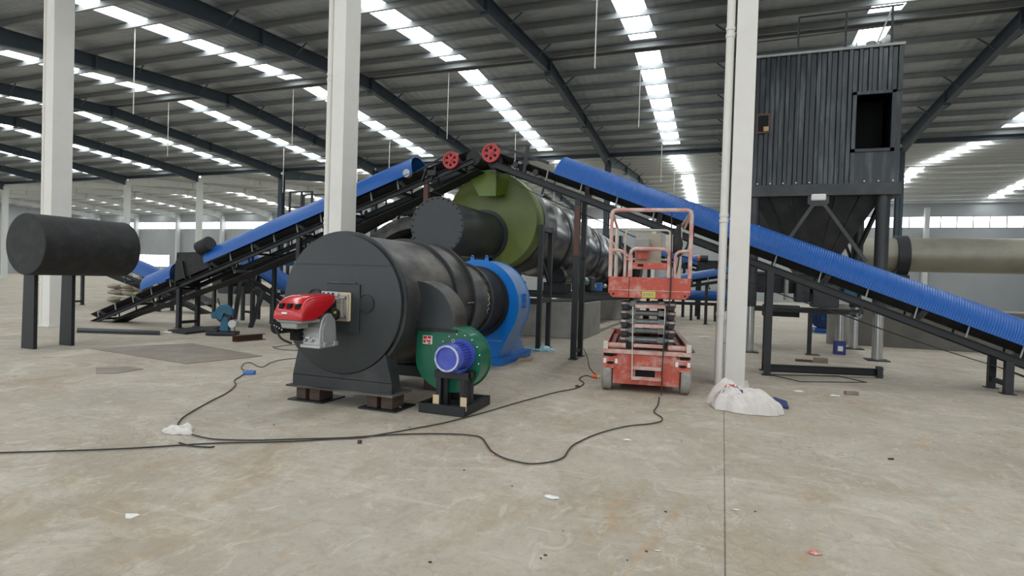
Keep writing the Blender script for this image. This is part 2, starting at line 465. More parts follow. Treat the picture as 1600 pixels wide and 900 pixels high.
def rafter(X, h, dark, lab, grp=None):
    e0, r, e1 = HALLS[h]
    t = thing('roof_rafter', lab, 'rafter', (X, e0, 0), grp)
    mt = K['bluegrey'] if dark else K['pale']
    for (ya, yb) in ((e0 + .1, r), (r, e1 - .1)):
        mb = MB(); n = 6
        for i in range(n):
            y0, y1 = ya + (yb - ya) * i / n, ya + (yb - ya) * (i + 1) / n
            d0 = .50 + .26 * max(0, 1 - min(y0 - e0, e1 - y0) / 4.0); d1 = .50 + .26 * max(0, 1 - min(y1 - e0, e1 - y1) / 4.0)
            z0, z1 = rz_(y0) - .235, rz_(y1) - .235
            for xo, top, bt in ((.007, None, None),):
                mb.prism([(y0, z0), (y1, z1), (y1, z1 - d1), (y0, z0 - d0)], X - .007, X + .007, 'x')
            mb.prism([(y0, z0), (y1, z1), (y1, z1 - .014), (y0, z0 - .014)], X - .11, X + .11, 'x')
            mb.prism([(y0, z0 - d0), (y1, z1 - d1), (y1, z1 - d1 + .016), (y0, z0 - d0 + .016)], X - .11, X + .11, 'x')
        mb.build('rafter_beam', mt, t)
    # bolted splice plates at the ridge and at the quarter points
    for y in (r, e0 + 6.3, e1 - 6.3):
        z = rz_(y) - .235; e = .13 if y == r else .06
        MB().box(X - .12, X + .12, y - .03, y + .03, z - .50 - e, z + e).build('splice_plate', mt, t)
    # flange braces up to the purlins, purlin cleats
    for si, (ya, yb) in enumerate(((e0, r), (r, e1))):
        for k in range(9):
            y = ya + .18 + k * (12.6 - .36) / 8; z = rz_(y) - .012
            MB().box(X - .03, X + .03, y + .01, y + .07, z - .24, z - .02).build('purlin_cleat', mt, t)
            if k % 2 == 1:
                for sd in (-1, 1):
                    MB().bar((X + sd * .1, y, z - .62), (X + sd * .62, y, z - .2), .04, .04).build('flange_brace', mt, t)
    return t


RL = {0: 'dark roof rafter above the right white column', 1: 'dark roof rafter running down to the column behind the right conveyor head',
      2: 'dark roof rafter passing behind the left white column top', 3: 'dark rafter crossing the top left, left of the left white column',
      4: 'dark rafter below the topmost one at the left edge', 5: 'dark rafter ending on the white column at far left'}
XS = [.1] + [-6.66 - 8.1 * k for k in range(12)]
for k, X in enumerate(XS[:9]):
    rafter(X, 1, True, RL.get(k, 'dark roof rafter beyond the far left white column'), None if k in RL else 'rafters at far left')
rafter(8.2, 1, True, 'dark roof rafter over the dust collector at right', None)
for k, X in enumerate(XS[:12]):
    rafter(X, 2, k < 5, 'blue grey rafter of the back hall, behind the conveyors' if k < 5 else 'pale rafter of the back hall at left', 'back hall dark rafters' if k < 5 else 'back hall pale rafters')


def column(X, Y, top, mt, lab, grp=None, pipe=False, wd=.27, dp=.45, box=True, split=None):
    t = thing('steel_column', lab, 'column', (X, Y, 0), grp)
    if box:
        z1 = top
        MB().box(X - wd / 2, X + wd / 2, Y - dp / 2, Y + dp / 2, 0, z1).build('shaft', mt, t, bevel=.008)
        e = MB()
        e.box(X - wd / 2 - .004, X - wd / 2 + .012, Y - dp / 2 - .004, Y + dp / 2 + .004, 0, z1)
    else:
        MB().hbeam((X, Y, 0), (X, Y, top if split is None else top), wd, dp, .016, up=(0, 1, 0)).build('shaft', mt, t)
    MB().box(X - wd / 2 - .06, X + wd / 2 + .06, Y - dp / 2 - .06, Y + dp / 2 + .06, 0, .025).build('base_plate', mt, t)
    if pipe:
        px = X - wd / 2 - .085; py = Y - .17
        p = MB().cyl((px, py, .02), (px, py, top), .056, n=20).build('downpipe', K['white'], t)
        for z in (1.0, 2.35, 2.43, 5.0, 5.1):
            MB().cyl((px, py, z), (px, py, z + .05), .064, n=20).build('pipe_collar', K['white'], p)
        for z in (.6, 2.39, 5.05):
            MB().box(px, X - wd / 2, py - .01, py + .01, z, z + .02).build('pipe_bracket', K['galv'], p)
    return t


column(.2, 9.0, 8.5, K['white'], 'white steel column at right with a white downpipe and a sack at its foot', pipe=True)
column(-6.74, 9.0, 8.5, K['white'], 'white steel column rising behind the black furnace', pipe=True)
column(-14.8, 9.0, 8.5, K['white'], 'white steel column at the far left in front of the left conveyor', pipe=True)
for k, X in enumerate(XS[:10]):
    dk = k < 5
    lab = {1: 'dark column standing behind the right conveyor, left of the scissor lift top', 4: 'dark column rising behind the left conveyor cover', 5: 'pale column in the middle distance at left, under the rafter end'}.get(k, 'dark column hidden among the machines at mid distance' if dk else 'pale column at the far left of the middle row')
    column(X, 34.0, 8.62, K['bluegrey'] if dk else K['pale'], lab, None if k in (1, 4, 5) else ('dark columns of the middle row' if dk else 'pale columns of the middle row'), wd=.3, dp=.4, box=not dk)
column(8.2, 34.0, 8.62, K['bluegrey'], 'dark column behind the dust collector at right', wd=.3, dp=.4, box=False)
for k, X in enumerate(RAFX[:-1]):
    column(X, 58.8, 8.62, K['pale'], 'slim pale column standing against the far windowed wall', 'columns along the far wall', wd=.35, dp=.5)

# ------------------------------------------------------------------ furnace (black combustion chamber)
FX, FZ, FR = -3.89, 1.115, .785
fu = thing('combustion_furnace', 'large black horizontal furnace cylinder with a round flat face, the red burner mounted on it', 'furnace', (FX, 6.1, 0))
b = MB(); b.lathe((FX, 5.2, FZ), (0, 1, 0), [(FR - .035, 0), (FR - .035, .04), (FR - .02, .05), (FR - .02, 1.92)], 72); b.build('shell', K['dusty'], fu)
b = MB(); b.lathe((FX, 5.2, FZ), (0, 1, 0), [(0, -.012), (FR - .04, -.012), (FR - .028, -.006), (FR - .028, .012)], 72); fp = b.build('face_plate', K['blackface'], fu)
b = MB(); b.bar((FX - .62, 5.186, FZ + .43), (FX + .62, 5.186, FZ + .43), .006, .008); b.build('weld_seam', K['black'], fp)
for y, r in ((5.235, .0), (6.45, .01), (6.98, .012)):
    MB().ring((FX, y, FZ), (0, 1, 0), FR - .04, FR + .012 + r, .045, 72).build('stiffener_ring', K['black'], fu)
b = MB(); b.ring((FX, 5.30, FZ), (0, 1, 0), FR - .04, FR + .002, .015, 72).build('stiffener_ring', K['dusty'], fu)
# round weld plug marks and peep cover on the face
b = MB(); b.ring((FX + .335, 5.17, FZ + .02), (0, 1, 0), .092, .1, .012, 32).build('sight_port_ring', K['black'], fp)
MB().cyl((FX + .335, 5.18, FZ + .02), (FX + .335, 5.19, FZ + .02), .09).build('sight_port', K['blackface'], fp)
MB().ring((FX - .33, 5.17, FZ + .06), (0, 1, 0), .088, .096, .012, 32).build('sight_port_ring', K['black'], fp)
# saddle: web plate with flared feet, base plates
for y0, y1 in ((5.24, 5.27),):
    sp = [(-.63, .30), (-.52, .78)] + [(.0 + (FR - .02) * cos(radians(a)), FZ + (FR - .02) * sin(radians(a))) for a in range(210, 331, 6)] + [(.52, .78), (.66, .30)]
    sp = [(FX + x, z) for x, z in sp]
    MB().prism(sp, y0 - .03, y1, 'y').build('saddle_plate', K['black'], fu)
    MB().prism(sp, 6.60, 6.63, 'y').build('saddle_plate', K['black'], fu)
for x in (-.5, .5):
    MB().prism([(FX + x + .1 * (1 if x > 0 else -1), .18), (FX + x, .7), (FX + x - .02, .7), (FX + x + .08 * (1 if x > 0 else -1), .18)], 5.27, 5.5, 'y').build('saddle_gusset', K['black'], fu)
MB().box(FX - .68, FX + .70, 5.16, 5.56, .165, .185).build('base_plate', K['dusty'], fu)
MB().prism([(FX - .63, .185), (FX - .63, .305), (FX + .66, .305), (FX + .66, .185)], 5.21, 5.27, 'y').build('base_web', K['black'], fu)
MB().box(FX - .68, FX + .70, 6.4, 6.8, .165, .3).build('base_plate', K['black'], fu)
# burner mounting frame on the face
MB().box(FX - .17, FX + .26, 5.166, 5.19, FZ - .30, FZ + .22).build('burner_pad', K['blackface'], fu, bevel=.004)
b = MB(); b.bar((FX - .19, 5.165, FZ + .235), (FX + .21, 5.165, FZ + .235), .01, .012).build('pad_weld', K['dusty'], fu)
# narrow duct section behind the chamber and its flange
b = MB(); b.lathe((FX, 7.05, FZ - .03), (0, 1, 0), [(0, 0), (.66, 0), (.60, .5), (.56, 1.05)], 56).build('reducer_cone', K['dusty'], fu)
MB().ring((FX, 8.1, FZ - .03), (0, 1, 0), .5, .6, .06, 56).build('duct_flange', K['black'], fu)
MB().lathe((FX, 8.16, FZ - .04), (0, 1, 0), [(.545, 0), (.545, .62)], 56).build('inlet_duct', K['rubber'], fu)
for i in range(24):
    a = 2 * pi * i / 24
    if cos(a) > -.2: MB().cyl((FX + .57 * cos(a), 8.08, FZ - .03 + .57 * sin(a)), (FX + .57 * cos(a), 8.19, FZ - .03 + .57 * sin(a)), .014, n=6).build('flange_bolt', K['dark'], fu)
b = MB()   # chalk scribble on the duct flange
pts = [(8.0, 1.22), (8.05, 1.16), (8.0, 1.12), (8.06, 1.06), (7.98, 1.03), (8.05, .98), (8.0, .95), (8.06, .9)]
b.tube([(FX + .004 + sqrt(max(.01, .57 ** 2 - (z - FZ + .03) ** 2)), y, z) for y, z in pts], .004, 5).build('chalk_mark', K['whitep'], fu)
MB().bar((FX + .79, 6.78, FZ + .0), (FX + .79, 6.98, FZ + .0), .01, .012).build('weld_tab', K['zinc'], fu)
MB().ball((FX + .12, 6.48, FZ + FR + .02), .022).build('lifting_stud', K['dark'], fu)

# wooden packing blocks under the furnace
def blk(x0, lab):
    t = thing('packing_blocks', lab, 'blocks', (x0 + .15, 5.4, 0))
    MB().box(x0 - .07, x0 + .40, 5.2, 5.62, 0, .016).build('packing_plate', K['dark'], t)
    MB().box(x0, x0 + .13, 5.26, 5.5, .016, .165).build('wooden_block', K['wood'], t, bevel=.006)
    MB().box(x0 + .18, x0 + .32, 5.26, 5.5, .016, .165).build('wooden_block', K['wood'], t, bevel=.006)
blk(FX - .62, 'dark wooden blocks on a steel plate under the left foot of the black furnace')
blk(FX + .32, 'dark wooden blocks on a steel plate under the right foot of the black furnace')
for x, n_ in ((-.6, 'left'), (.36, 'right')):
    tag(MB().box(FX + x, FX + x + .25, 6.45, 6.75, 0, .165).build('packing_block', K['wood'], loc=(FX + x, 6.6, 0)), 'wooden block under the %s rear foot of the black furnace' % n_, 'block')

# ------------------------------------------------------------------ red burner on the face
bu = thing('burner', 'red hooded burner with a silver air box bolted to the black furnace face', 'burner', (-3.92, 5.15, .7))
BX0, BX1 = -4.075, -3.73
def hood_sec(y, top, x0, x1, z0):
    h = top - z0
    return [(x0, y, z0), (x0 - .004, y, z0 + .3 * h), (x0, y, z0 + .72 * h), (x0 + .018, y, z0 + .92 * h), (x0 + .05, y, top), (x0 + .14, y, top + .006), (x1 - .14, y, top + .006), (x1 - .05, y, top), (x1 - .018, y, z0 + .92 * h), (x1, y, z0 + .72 * h), (x1 + .004, y, z0 + .3 * h), (x1, y, z0)]
secs = [hood_sec(4.392, 1.035, BX0 + .02, BX1 - .01, .99), hood_sec(4.40, 1.075, BX0 + .004, BX1, .985), hood_sec(4.44, 1.15, BX0, BX1, .985), hood_sec(4.49, 1.195, BX0, BX1, .985), hood_sec(4.55, 1.218, BX0, BX1, .985),
        hood_sec(4.62, 1.226, BX0, BX1, .99), hood_sec(4.72, 1.23, BX0, BX1, 1.045), hood_sec(4.84, 1.232, BX0 + .01, BX1, 1.12), hood_sec(4.97, 1.23, BX0 + .03, BX1 - .01, 1.195)]
b = MB(); rows = [[b.bm.verts.new(p) for p in s] for s in secs]
for A, B in zip(rows[:-1], rows[1:]):
    for i in range(len(A) - 1): b.bm.faces.new((A[i], A[i + 1], B[i + 1], B[i]))
b.bm.faces.new(rows[0]); b.bm.faces.new(rows[-1][::-1])
hood = b.build('hood', K['redp'], bu, ang=60); md = hood.modifiers.new('s', 'SUBSURF'); md.levels = 1; md.render_levels = 1
for k in range(3):
    x = BX0 + .06 + k * .095
    MB().prism([(x, 1.095), (x + .05, 1.095), (x + .06, 1.145), (x + .012, 1.145)], 4.40, 4.46, 'y').build('hood_window', K['void'], hood, bevel=.004)
b = MB(); b.tube([(BX0 + .0, 4.42, 1.06), (BX0 + .08, 4.40, 1.038), (BX0 + .2, 4.395, 1.035), (BX1 - .05, 4.41, 1.05), (BX1 - .005, 4.5, 1.11)], .005, 6, smooth=4).build('hood_rib', K['redp'], hood)
MB().box(BX0 + .115, BX0 + .18, 4.385, 4.41, 1.042, 1.062).build('badge', K['whitep'], hood, bevel=.003)
MB().box(BX0 + .03, BX1 - .02, 4.42, 4.70, .955, .99).build('hood_base', K['grey'], bu, bevel=.012)
MB().box(BX0 + .05, BX0 + .26, 4.43, 4.6, .90, .957).build('control_housing', K['grey'], bu, bevel=.012)
MB().box(-4.08, -3.965, 4.64, 5.05, .76, .96).build('air_duct_body', K['void'], bu, bevel=.01)
MB().box(BX0 + .07, BX1 - .06, 4.6, 5.0, .95, 1.17).build('burner_body', K['void'], bu, bevel=.01)
# silver air box: rounded cheek seen from the side, ribbed front
prof = [(4.70, .70), (4.97, .70), (4.965, .78)] + [(4.83 + .115 * cos(radians(a)), .915 + .125 * sin(radians(a))) for a in range(10, 181, 14)] + [(4.70, .88)]
MB().prism(prof, -3.965, -3.755, 'x').build('air_box', K['alu'], bu, bevel=.008)
MB().prism([(y, z) for y, z in arc(4.835, .86, .1, 0, 180, 12)] + [(4.74, .74), (4.93, .74)], -3.757, -3.745, 'x').build('air_box_cheek', K['alu'], bu)
MB().box(-3.985, -3.745, 4.685, 4.975, .69, .725).build('air_box_rim', K['alu'], bu, bevel=.006)
for z in (.80, .845, .89): MB().box(-3.965, -3.77, 4.69, 4.70, z, z + .008).build('air_box_rib', K['alu'], bu)
for x in (-3.94, -3.86): MB().bar((x, 4.685, .75), (x + .03, 4.685, .775), .02, .012).build('latch', K['alu'], bu)
MB().box(-3.915, -3.87, 4.68, 4.692, .785, .80).build('latch_plate', K['whitep'], bu)
for y in (4.74, 4.9): MB().box(-3.75, -3.73, y, y + .06, .70, .745).build('cheek_clip', K['alu'], bu, bevel=.004)
# fan motor under the hood at the left, pump hose
MB().cyl((-4.06, 4.42, .905), (-4.06, 4.66, .905), .066, n=20).build('fan_motor', K['void'], bu, bevel=.01)
MB().tube([(-4.05, 4.41, .93), (-4.02, 4.40, .87), (-3.98, 4.42, .80), (-3.93, 4.5, .75)], .011, 8, smooth=4).build('hose', K['rubber'], bu)
for i in range(4): MB().ball((-4.06 + .03 * i, 4.408, .925 - .012 * i), .009, n=8).build('fitting', K['chrome'], bu)
# mounting flange, gasket, coupler and the pressure switch
MB().box(-3.965, -3.725, 5.135, 5.166, .935, 1.245).build('gasket', K['gasket'], bu, bevel=.02)
fl_ = MB().box(-3.955, -3.735, 5.11, 5.137, .945, 1.235).build('mounting_flange', K['zinc'], bu, bevel=.015)
MB().box(-3.94, -3.80, 5.0, 5.11, .99, 1.19).build('coupler', K['zinc'], bu, bevel=.01)
MB().box(-4.06, -3.85, 5.09, 5.10, 1.205, 1.25).build('slotted_bracket', K['alu'], bu)
for x in (-4.03, -3.97, -3.91): MB().cyl((x, 5.082, 1.228), (x, 5.09, 1.228), .012, n=12).build('bracket_hole', K['void'], bu)
for z in (.985, 1.19):
    MB().cyl((-3.765, 5.10, z), (-3.765, 5.112, z), .013, n=10).build('flange_bolt', K['void'], bu)
    MB().tube([(-3.83, 5.10, z), (-3.755, 5.10, z)], .006, 6).build('hinge_rod', K['alu'], bu)
MB().tube([(-3.80, 5.10, .985), (-3.80, 5.10, 1.19)], .005, 6).build('hinge_rod', K['alu'], bu)
MB().cyl((-3.86, 4.9, 1.02), (-3.86, 5.06, 1.02), .075, n=24).build('blast_tube', K['void'], bu, bevel=.01)
MB().cyl((-3.80, 4.93, 1.035), (-3.755, 4.93, 1.035), .06, n=24).build('pressure_switch', K['rubber'], bu, bevel=.008)
MB().box(-3.756, -3.75, 4.905, 4.94, 1.03, 1.055).build('yellow_dot', K['yellow'], bu)

# ------------------------------------------------------------------ elbow duct between green blower and furnace
el = thing('elbow_duct', 'black quarter-round duct curving from the green blower up into the furnace side', 'duct', (-2.95, 5.77, .848))
pr = [(-3.20, .87), (-2.715, .87), (-2.725, .95)] + [(-3.20 + .485 * cos(radians(a)), .915 + .48 * sin(radians(a))) for a in range(8, 85, 6)] + [(-3.17, 1.393), (-3.20, 1.385)]
es = MB().prism(pr, 5.60, 5.94, 'y').build('duct_shell', K['dusty'], el, bevel=.004)
MB().prism([(x * .985 - .046, (z - .9) * .985 + .9) for x, z in pr], 5.594, 5.601, 'y').build('side_sheet', K['blackface'], el)
MB().box(-3.22, -2.67, 5.57, 5.97, .848, .876).build('duct_flange', K['dark'], el)

# ------------------------------------------------------------------ green centrifugal blower
gb = thing('centrifugal_blower', 'green scroll blower with a purple blue motor on a black steel stand', 'blower', (-2.8, 5.8, 0))
GX, GZ, GR = -2.755, .535, .328
def scroll(off=0.0):
    p = [(-3.158, .845), (-2.78, .845)]
    for a in range(84, -181, -6):
        r = GR + .052 * max(0, (a + 180) / 264)
        p.append((GX + ((r if a > -90 else .403) + off) * cos(radians(a)), GZ + (r + off) * sin(radians(a)) * .96))
    return p
MB().prism(scroll(), 5.60, 5.87, 'y').build('scroll_casing', K['green'], gb, bevel=.003)
MB().prism(scroll(.012), 5.592, 5.604, 'y').build('scroll_side_plate', K['green'], gb, bevel=.002)
MB().prism(scroll(.012), 5.866, 5.878, 'y').build('scroll_side_plate', K['green'], gb, bevel=.002)
for i in range(16):
    a = 2 * pi * (i + .3) / 16
    MB().ball((GX + .11 + .245 * cos(a), 5.588, GZ + .06 + .235 * sin(a)), .0085, n=8).build('casing_bolt', K['whitep'], gb)
st = MB().box(GX - .33, GX - .215, 5.586, 5.593, .70, .795).build('red_sticker', K['whitep'], gb, bevel=.002)
for i, (x, z, w_, h_) in enumerate(((0, .05, .045, .035), (.055, .055, .04, .03), (.0, .008, .03, .032), (.04, .02, .05, .02), (.06, .0, .03, .012))):
    MB().box(GX - .322 + x, GX - .322 + x + w_, 5.582, 5.587, .706 + z, .706 + z + h_).build('sticker_print', K['redm'], st)
# motor
MX, MZ = -2.615, .612
mo = MB().cyl((MX, 5.30, MZ), (MX, 5.58, MZ), .128, n=40).build('motor_body', K['motor'], gb)
for i in range(28):
    a = 2 * pi * i / 28
    MB().bar((MX + .134 * cos(a), 5.34, MZ + .134 * sin(a)), (MX + .134 * cos(a), 5.54, MZ + .134 * sin(a)), .007, .024, up=(cos(a), 0, sin(a))).build('cooling_fin', K['motor'], mo)
MB().lathe((MX, 5.24, MZ), (0, 1, 0), [(0, .022), (.115, .018), (.126, 0), (.142, .006), (.150, .03), (.150, .10)], 40).build('fan_cowl', K['motor'], mo)
MB().ring((MX, 5.234, MZ), (0, 1, 0), .118, .136, .01, 40).build('cowl_rim', K['motorw'], mo)
MB().ring((MX, 5.53, MZ), (0, 1, 0), .11, .16, .02, 40).build('motor_flange', K['motor'], mo)
MB().cyl((MX, 5.55, MZ), (MX, 5.60, MZ), .17, n=40).build('mounting_ring', K['motor'], mo)
for a in (45, 135, 225, 315): MB().ball((MX + .145 * cos(radians(a)), 5.26, MZ + .145 * sin(radians(a))), .015, n=8).build('cowl_lug', K['motor'], mo)
MB().ring((MX - .01, 5.40, MZ + .165), (0, 1, 0), .012, .02, .008, 16).build('eye_bolt', K['zinc'], mo)
MB().box(MX - .1, MX + .1, 5.36, 5.54, .455, .485).build('motor_foot', K['motor'], mo, bevel=.003)
# stand
x0, x1, y0, y1 = -2.985, -2.455, 5.36, 6.05
for p, q in (((x0, y0), (x1, y0)), ((x1, y0), (x1, y1)), ((x1, y1), (x0, y1)), ((x0, y1), (x0, y0))):
    MB().chan((p[0], p[1], .055), (q[0], q[1], .055), .05, .10, .008, side=-1).build('base_channel', K['dark'], gb)
for x in (-2.80, -2.46 - .02):
    for y in (5.43, 5.60):
        MB().chan((x, y, .01), (x, y, .45), .05, .07, .006, side=1 if x > -2.7 else -1).build('stand_leg', K['dark'], gb)
        if y < 5.5: MB().box(x - .035, x + .035, y - .045, y - .037, .06, .20).build('bare_plate', K['gasket'], gb)
MB().box(-2.83, -2.44, 5.39, 5.46, .38, .456).build('stand_top', K['dark'], gb, bevel=.003)
MB().box(-2.83, -2.44, 5.56, 5.59, .38, .456).build('stand_top', K['dark'], gb, bevel=.003)
MB().box(-2.83, -2.78, 5.42, 5.58, .39, .456).build('stand_top', K['dark'], gb)
MB().box(-2.49, -2.44, 5.42, 5.58, .39, .456).build('stand_top', K['dark'], gb)
MB().box(-2.985, -2.455, 5.76, 5.82, .02, .06).build('cross_channel', K['dark'], gb)

# ------------------------------------------------------------------ blue induced draught fan
bf = thing('volute_fan', 'bright blue volute fan housing behind the furnace duct', 'fan', (FX, 9.2, 0))
BZ = 1.04
def vol(off=0.0):
    p = [(-.5, .12), (-.55, .4)]
    for a in range(200, -31, -7):
        r = .63 + .14 * (200 - a) / 230
        p.append(((r + off) * cos(radians(a)), BZ + (r + off) * sin(radians(a))))
    p += [(.56, .42), (.42, .12)]
    return [(FX + x, z) for x, z in p]
MB().prism(vol(), 8.84, 9.42, 'y').build('volute_casing', K['fanpale'], bf, bevel=.003)
b = MB(); P_ = vol(.012)
c_ = [(FX + .56 * cos(radians(a)), BZ + .0 + .56 * sin(radians(a))) for a in range(0, 360, 6)]
b.prism(P_, 8.83, 8.842, 'y').build('front_plate', K['fanblue'], bf)
MB().ring((FX, 8.76, BZ), (0, 1, 0), .535, .60, .07, 64).build('inlet_ring', K['dark'], bf)
MB().prism(vol(.012), 9.415, 9.43, 'y').build('back_plate', K['fanblue'], bf)
MB().box(FX - .6, FX + .53, 8.78, 10.26, 0.0, .125).build('base_frame', K['fanblue'], bf, bevel=.006)
MB().box(FX - .62, FX + .545, 8.765, 10.275, .115, .13).build('base_top_plate', K['fanblue'], bf)
MB().prism([(8.86, .13), (10.2, .13), (9.75, .62), (9.42, .95), (9.42, .13)], FX + .40, FX + .415, 'x').build('side_gusset', K['fanpale'], bf)
MB().box(FX - .53, FX + .50, 8.822, 8.832, .40, .415).build('seam_weld', K['fanpale'], bf)
for x in (-.09, .17):
    l = MB().prism([(FX + x - .04, BZ + .655), (FX + x + .04, BZ + .655), (FX + x + .025, BZ + .76)] + [(FX + x + .025 * cos(radians(a)), BZ + .76 + .025 * sin(radians(a))) for a in range(20, 181, 20)] + [(FX + x - .025, BZ + .76)], 8.835, 8.85, 'y').build('lifting_lug', K['fanblue'], bf)
    MB().cyl((FX + x, 8.83, BZ + .755), (FX + x, 8.836, BZ + .755), .012, n=12).build('lug_hole', K['void'], l)
dr = MB().box(FX + .735, FX + .765, 9.02, 9.2, BZ - .08, BZ + .16).build('inspection_door', K['fanblue'], bf, bevel=.004)
for y in (9.04, 9.11, 9.18):
    for z in (-.06, .04, .14): MB().ball((FX + .768, y, BZ + z), .008, n=8).build('door_bolt', K['dark'], dr)
for i, a in enumerate((52, 38, -30)):
    MB().box(FX + .6 * cos(radians(a)) - .03, FX + .6 * cos(radians(a)) + .03, 8.81, 8.83, BZ + .6 * sin(radians(a)) - .008, BZ + .6 * sin(radians(a)) + .008).build('tab', K['fanblue'], bf)
b = MB().box(FX - .45, FX + .35, 9.43, 10.2, .125, .6).build('bearing_pedestal', K['fanblue'], bf, bevel=.01)

# ------------------------------------------------------------------ rotary dryer drum with olive hood
DX, DZ, DR = -4.60, 2.64, 1.015
INC = -.042
rd = thing('rotary_dryer', 'huge rotary drum dryer with an olive green round front hood and grey shell', 'dryer', (DX, 12, 0))
MB().lathe((DX, 11.1, DZ), (0, 1, 0), [(0, 0), (DR - .01, 0), (DR, .015), (DR, .45)], 88).build('front_hood', K['olive'], rd)
MB().ring((DX, 11.52, DZ), (0, 1, 0), DR - .1, DR + .008, .04, 80).build('hood_rim', K['olive'], rd)
ax = Vector((0, 1, INC)).normalized()
b = MB(); prof = [(.97, .4)]
for i in range(1, 12):
    prof += [(.985, .4 + i * 1.15 - .015), (.99, .4 + i * 1.15), (.985, .4 + i * 1.15 + .015)]
prof += [(.985, 14.0), (0, 14.0)]
b.lathe((DX, 11.15, DZ + .0), ax, prof, 88).build('drum_shell', K['jacket'], rd)
for t in (2.9, 11.2):
    MB().ring(Vector((DX, 11.15, DZ)) + ax * t, ax, .94, 1.07 if t > 5 else .998, .22, 80).build('riding_tyre', K['dark'], rd)
MB().ring(Vector((DX, 11.15, DZ)) + ax * 6.6, ax, .94, .999, .16, 80).build('gear_ring', K['dark'], rd)
MB().ring((DX, 11.6, DZ - .02), (0, 1, 0), .9, 1.03, .3, 64).build('seal_ring', K['black'], rd)
# stub duct with a blanked plate
SX, SZ = -4.745, 2.33
MB().cyl((SX, 9.02, SZ), (SX, 11.1, SZ), .475, n=64).build('stub_duct', K['black'], rd)
sp_ = MB().cyl((SX, 8.98, SZ), (SX, 9.02, SZ), .515, n=64).build('blanking_plate', K['blackface'], rd)
for i in range(28):
    a = 2 * pi * i / 28
    MB().cyl((SX + .485 * cos(a), 8.960, SZ + .485 * sin(a)), (SX + .485 * cos(a), 8.982, SZ + .485 * sin(a)), .016, n=6).build('plate_bolt', K['dark'], sp_)
MB().ring((SX, 11.04, SZ), (0, 1, 0), .46, .54, .06, 56).build('stub_collar', K['black'], rd)
# feed chute on the hood
ch = MB(); F_ = [(-5.0, 3.60), (-4.34, 3.59), (-4.33, 3.09), (-4.70, 3.10)]; B_ = [(-5.02, 3.62), (-4.20, 3.62), (-4.28, 3.2), (-4.72, 3.2)]
fv = [(x, 10.68, z) for x, z in F_]; bv = [(x, 11.12, z) for x, z in B_]
for i in range(4):
    if i == 0: continue
    ch.face([fv[i], fv[(i + 1) % 4], bv[(i + 1) % 4], bv[i]])
ch.face(fv)
chute = ch.build('feed_chute', K['olivedk'], rd); sm = chute.modifiers.new('s', 'SOLIDIFY'); sm.thickness = .012
MB().box(-5.03, -4.32, 10.66, 10.69, 3.585, 3.615).build('chute_lip', K['olive'], chute)
MB().prism([(-4.95, 3.62), (-4.25, 3.62), (-4.40, 3.95), (-4.75, 3.95)], 10.83, 11.05, 'y').build('discharge_spout', K['black'], rd)
# stub duct support frame
for x in (-5.1, -4.32):
    MB().bar((x, 10.5, 0), (x, 10.5, 1.9), .07, .07).build('support_leg', K['dark'], rd)
MB().bar((-5.15, 10.5, 1.80), (-4.27, 10.5, 1.80), .07, .08).build('support_beam', K['dark'], rd)
# girder frame, rollers, motor and gearbox under the drum
for x in (-5.9, -3.3):
    MB().hbeam((x, 13.82, 1.05), (x, 25.2, 1.05 - .2), .16, .22, .014).build('base_girder', K['dark'], rd)
for t in (2.9, 11.2):
    y = 11.15 + t
    for sx in (-1, 1):
        rl = MB().cyl((DX + sx * .62, y, 1.66 - .04 * t), (DX + sx * .62, y + .24, 1.66 - .04 * t), .22, n=32).build('support_roller', K['dark'], rd)
        MB().box(DX + sx * .62 - .3, DX + sx * .62 + .3, y - .15, y + .4, 1.16 - .02 * t, 1.5 - .04 * t).build('bearing_block', K['dark'], rd, bevel=.02)
    MB().box(-6.0, -3.2, y - .1, y + .3, 1.05 - .02 * t, 1.17 - .02 * t).build('roller_beam', K['dark'], rd)
MB().cyl((-3.45, 14.6, 1.42), (-3.45, 14.95, 1.42), .13, n=20).build('drive_motor', K['green'], rd)
MB().box(-3.85, -3.3, 15.1, 15.6, 1.17, 1.55).build('gearbox', K['dark'], rd, bevel=.03)
MB().box(-3.6, -3.35, 16.6, 16.9, 1.15, 1.4).build('drive_coupling_guard', K['bluesock'], rd, bevel=.02)
for x, y in ((-3.42, 16.0), (-3.4, 17.5), (-3.4, 18.6)):
    MB().ball((x, y, 1.3), .07, n=10).build('grease_cap', K['alu'], rd)

for (x0, x1, y0, y1, z, lab) in ((-6.1, -3.17, 13.8, 15.8, .90, 'grey concrete pier under the near end of the rotary drum'),
                                 (-6.1, -3.17, 21.6, 24.0, .74, 'grey concrete pier under the far end of the rotary drum')):
    tag(MB().box(x0, x1, y0, y1, 0, z).build('concrete_pier', K['conc'], bevel=.02, loc=((x0 + x1) / 2, (y0 + y1) / 2, 0)), lab, 'pier')

# stand beside the olive hood
hs = thing('steel_stand', 'tall black two-legged stand in front of the olive hood, its feet by the blue fan', 'stand', (-3.47, 11.4, 0))
for y in (11.06, 11.73):
    MB().bar((-3.47, y, 0), (-3.47, y, 2.55), .09, .09).build('leg', K['dark'], hs)
    MB().box(-3.55, -3.39, y - .08, y + .08, 0, .012).build('foot_plate', K['dark'], hs)
for z in (1.02, 2.48): MB().bar((-3.47, 11.06, z), (-3.47, 11.73, z), .08, .1).build('crossbar', K['dark'], hs)
MB().bar((-3.47, 11.06, 1.0), (-4.3, 11.06, 1.0), .08, .12).build('crossbar', K['dark'], hs)
MB().bar((-3.47, 11.06, 1.9), (-3.47, 11.7, 1.35), .05, .05).build('brace', K['dark'], hs)

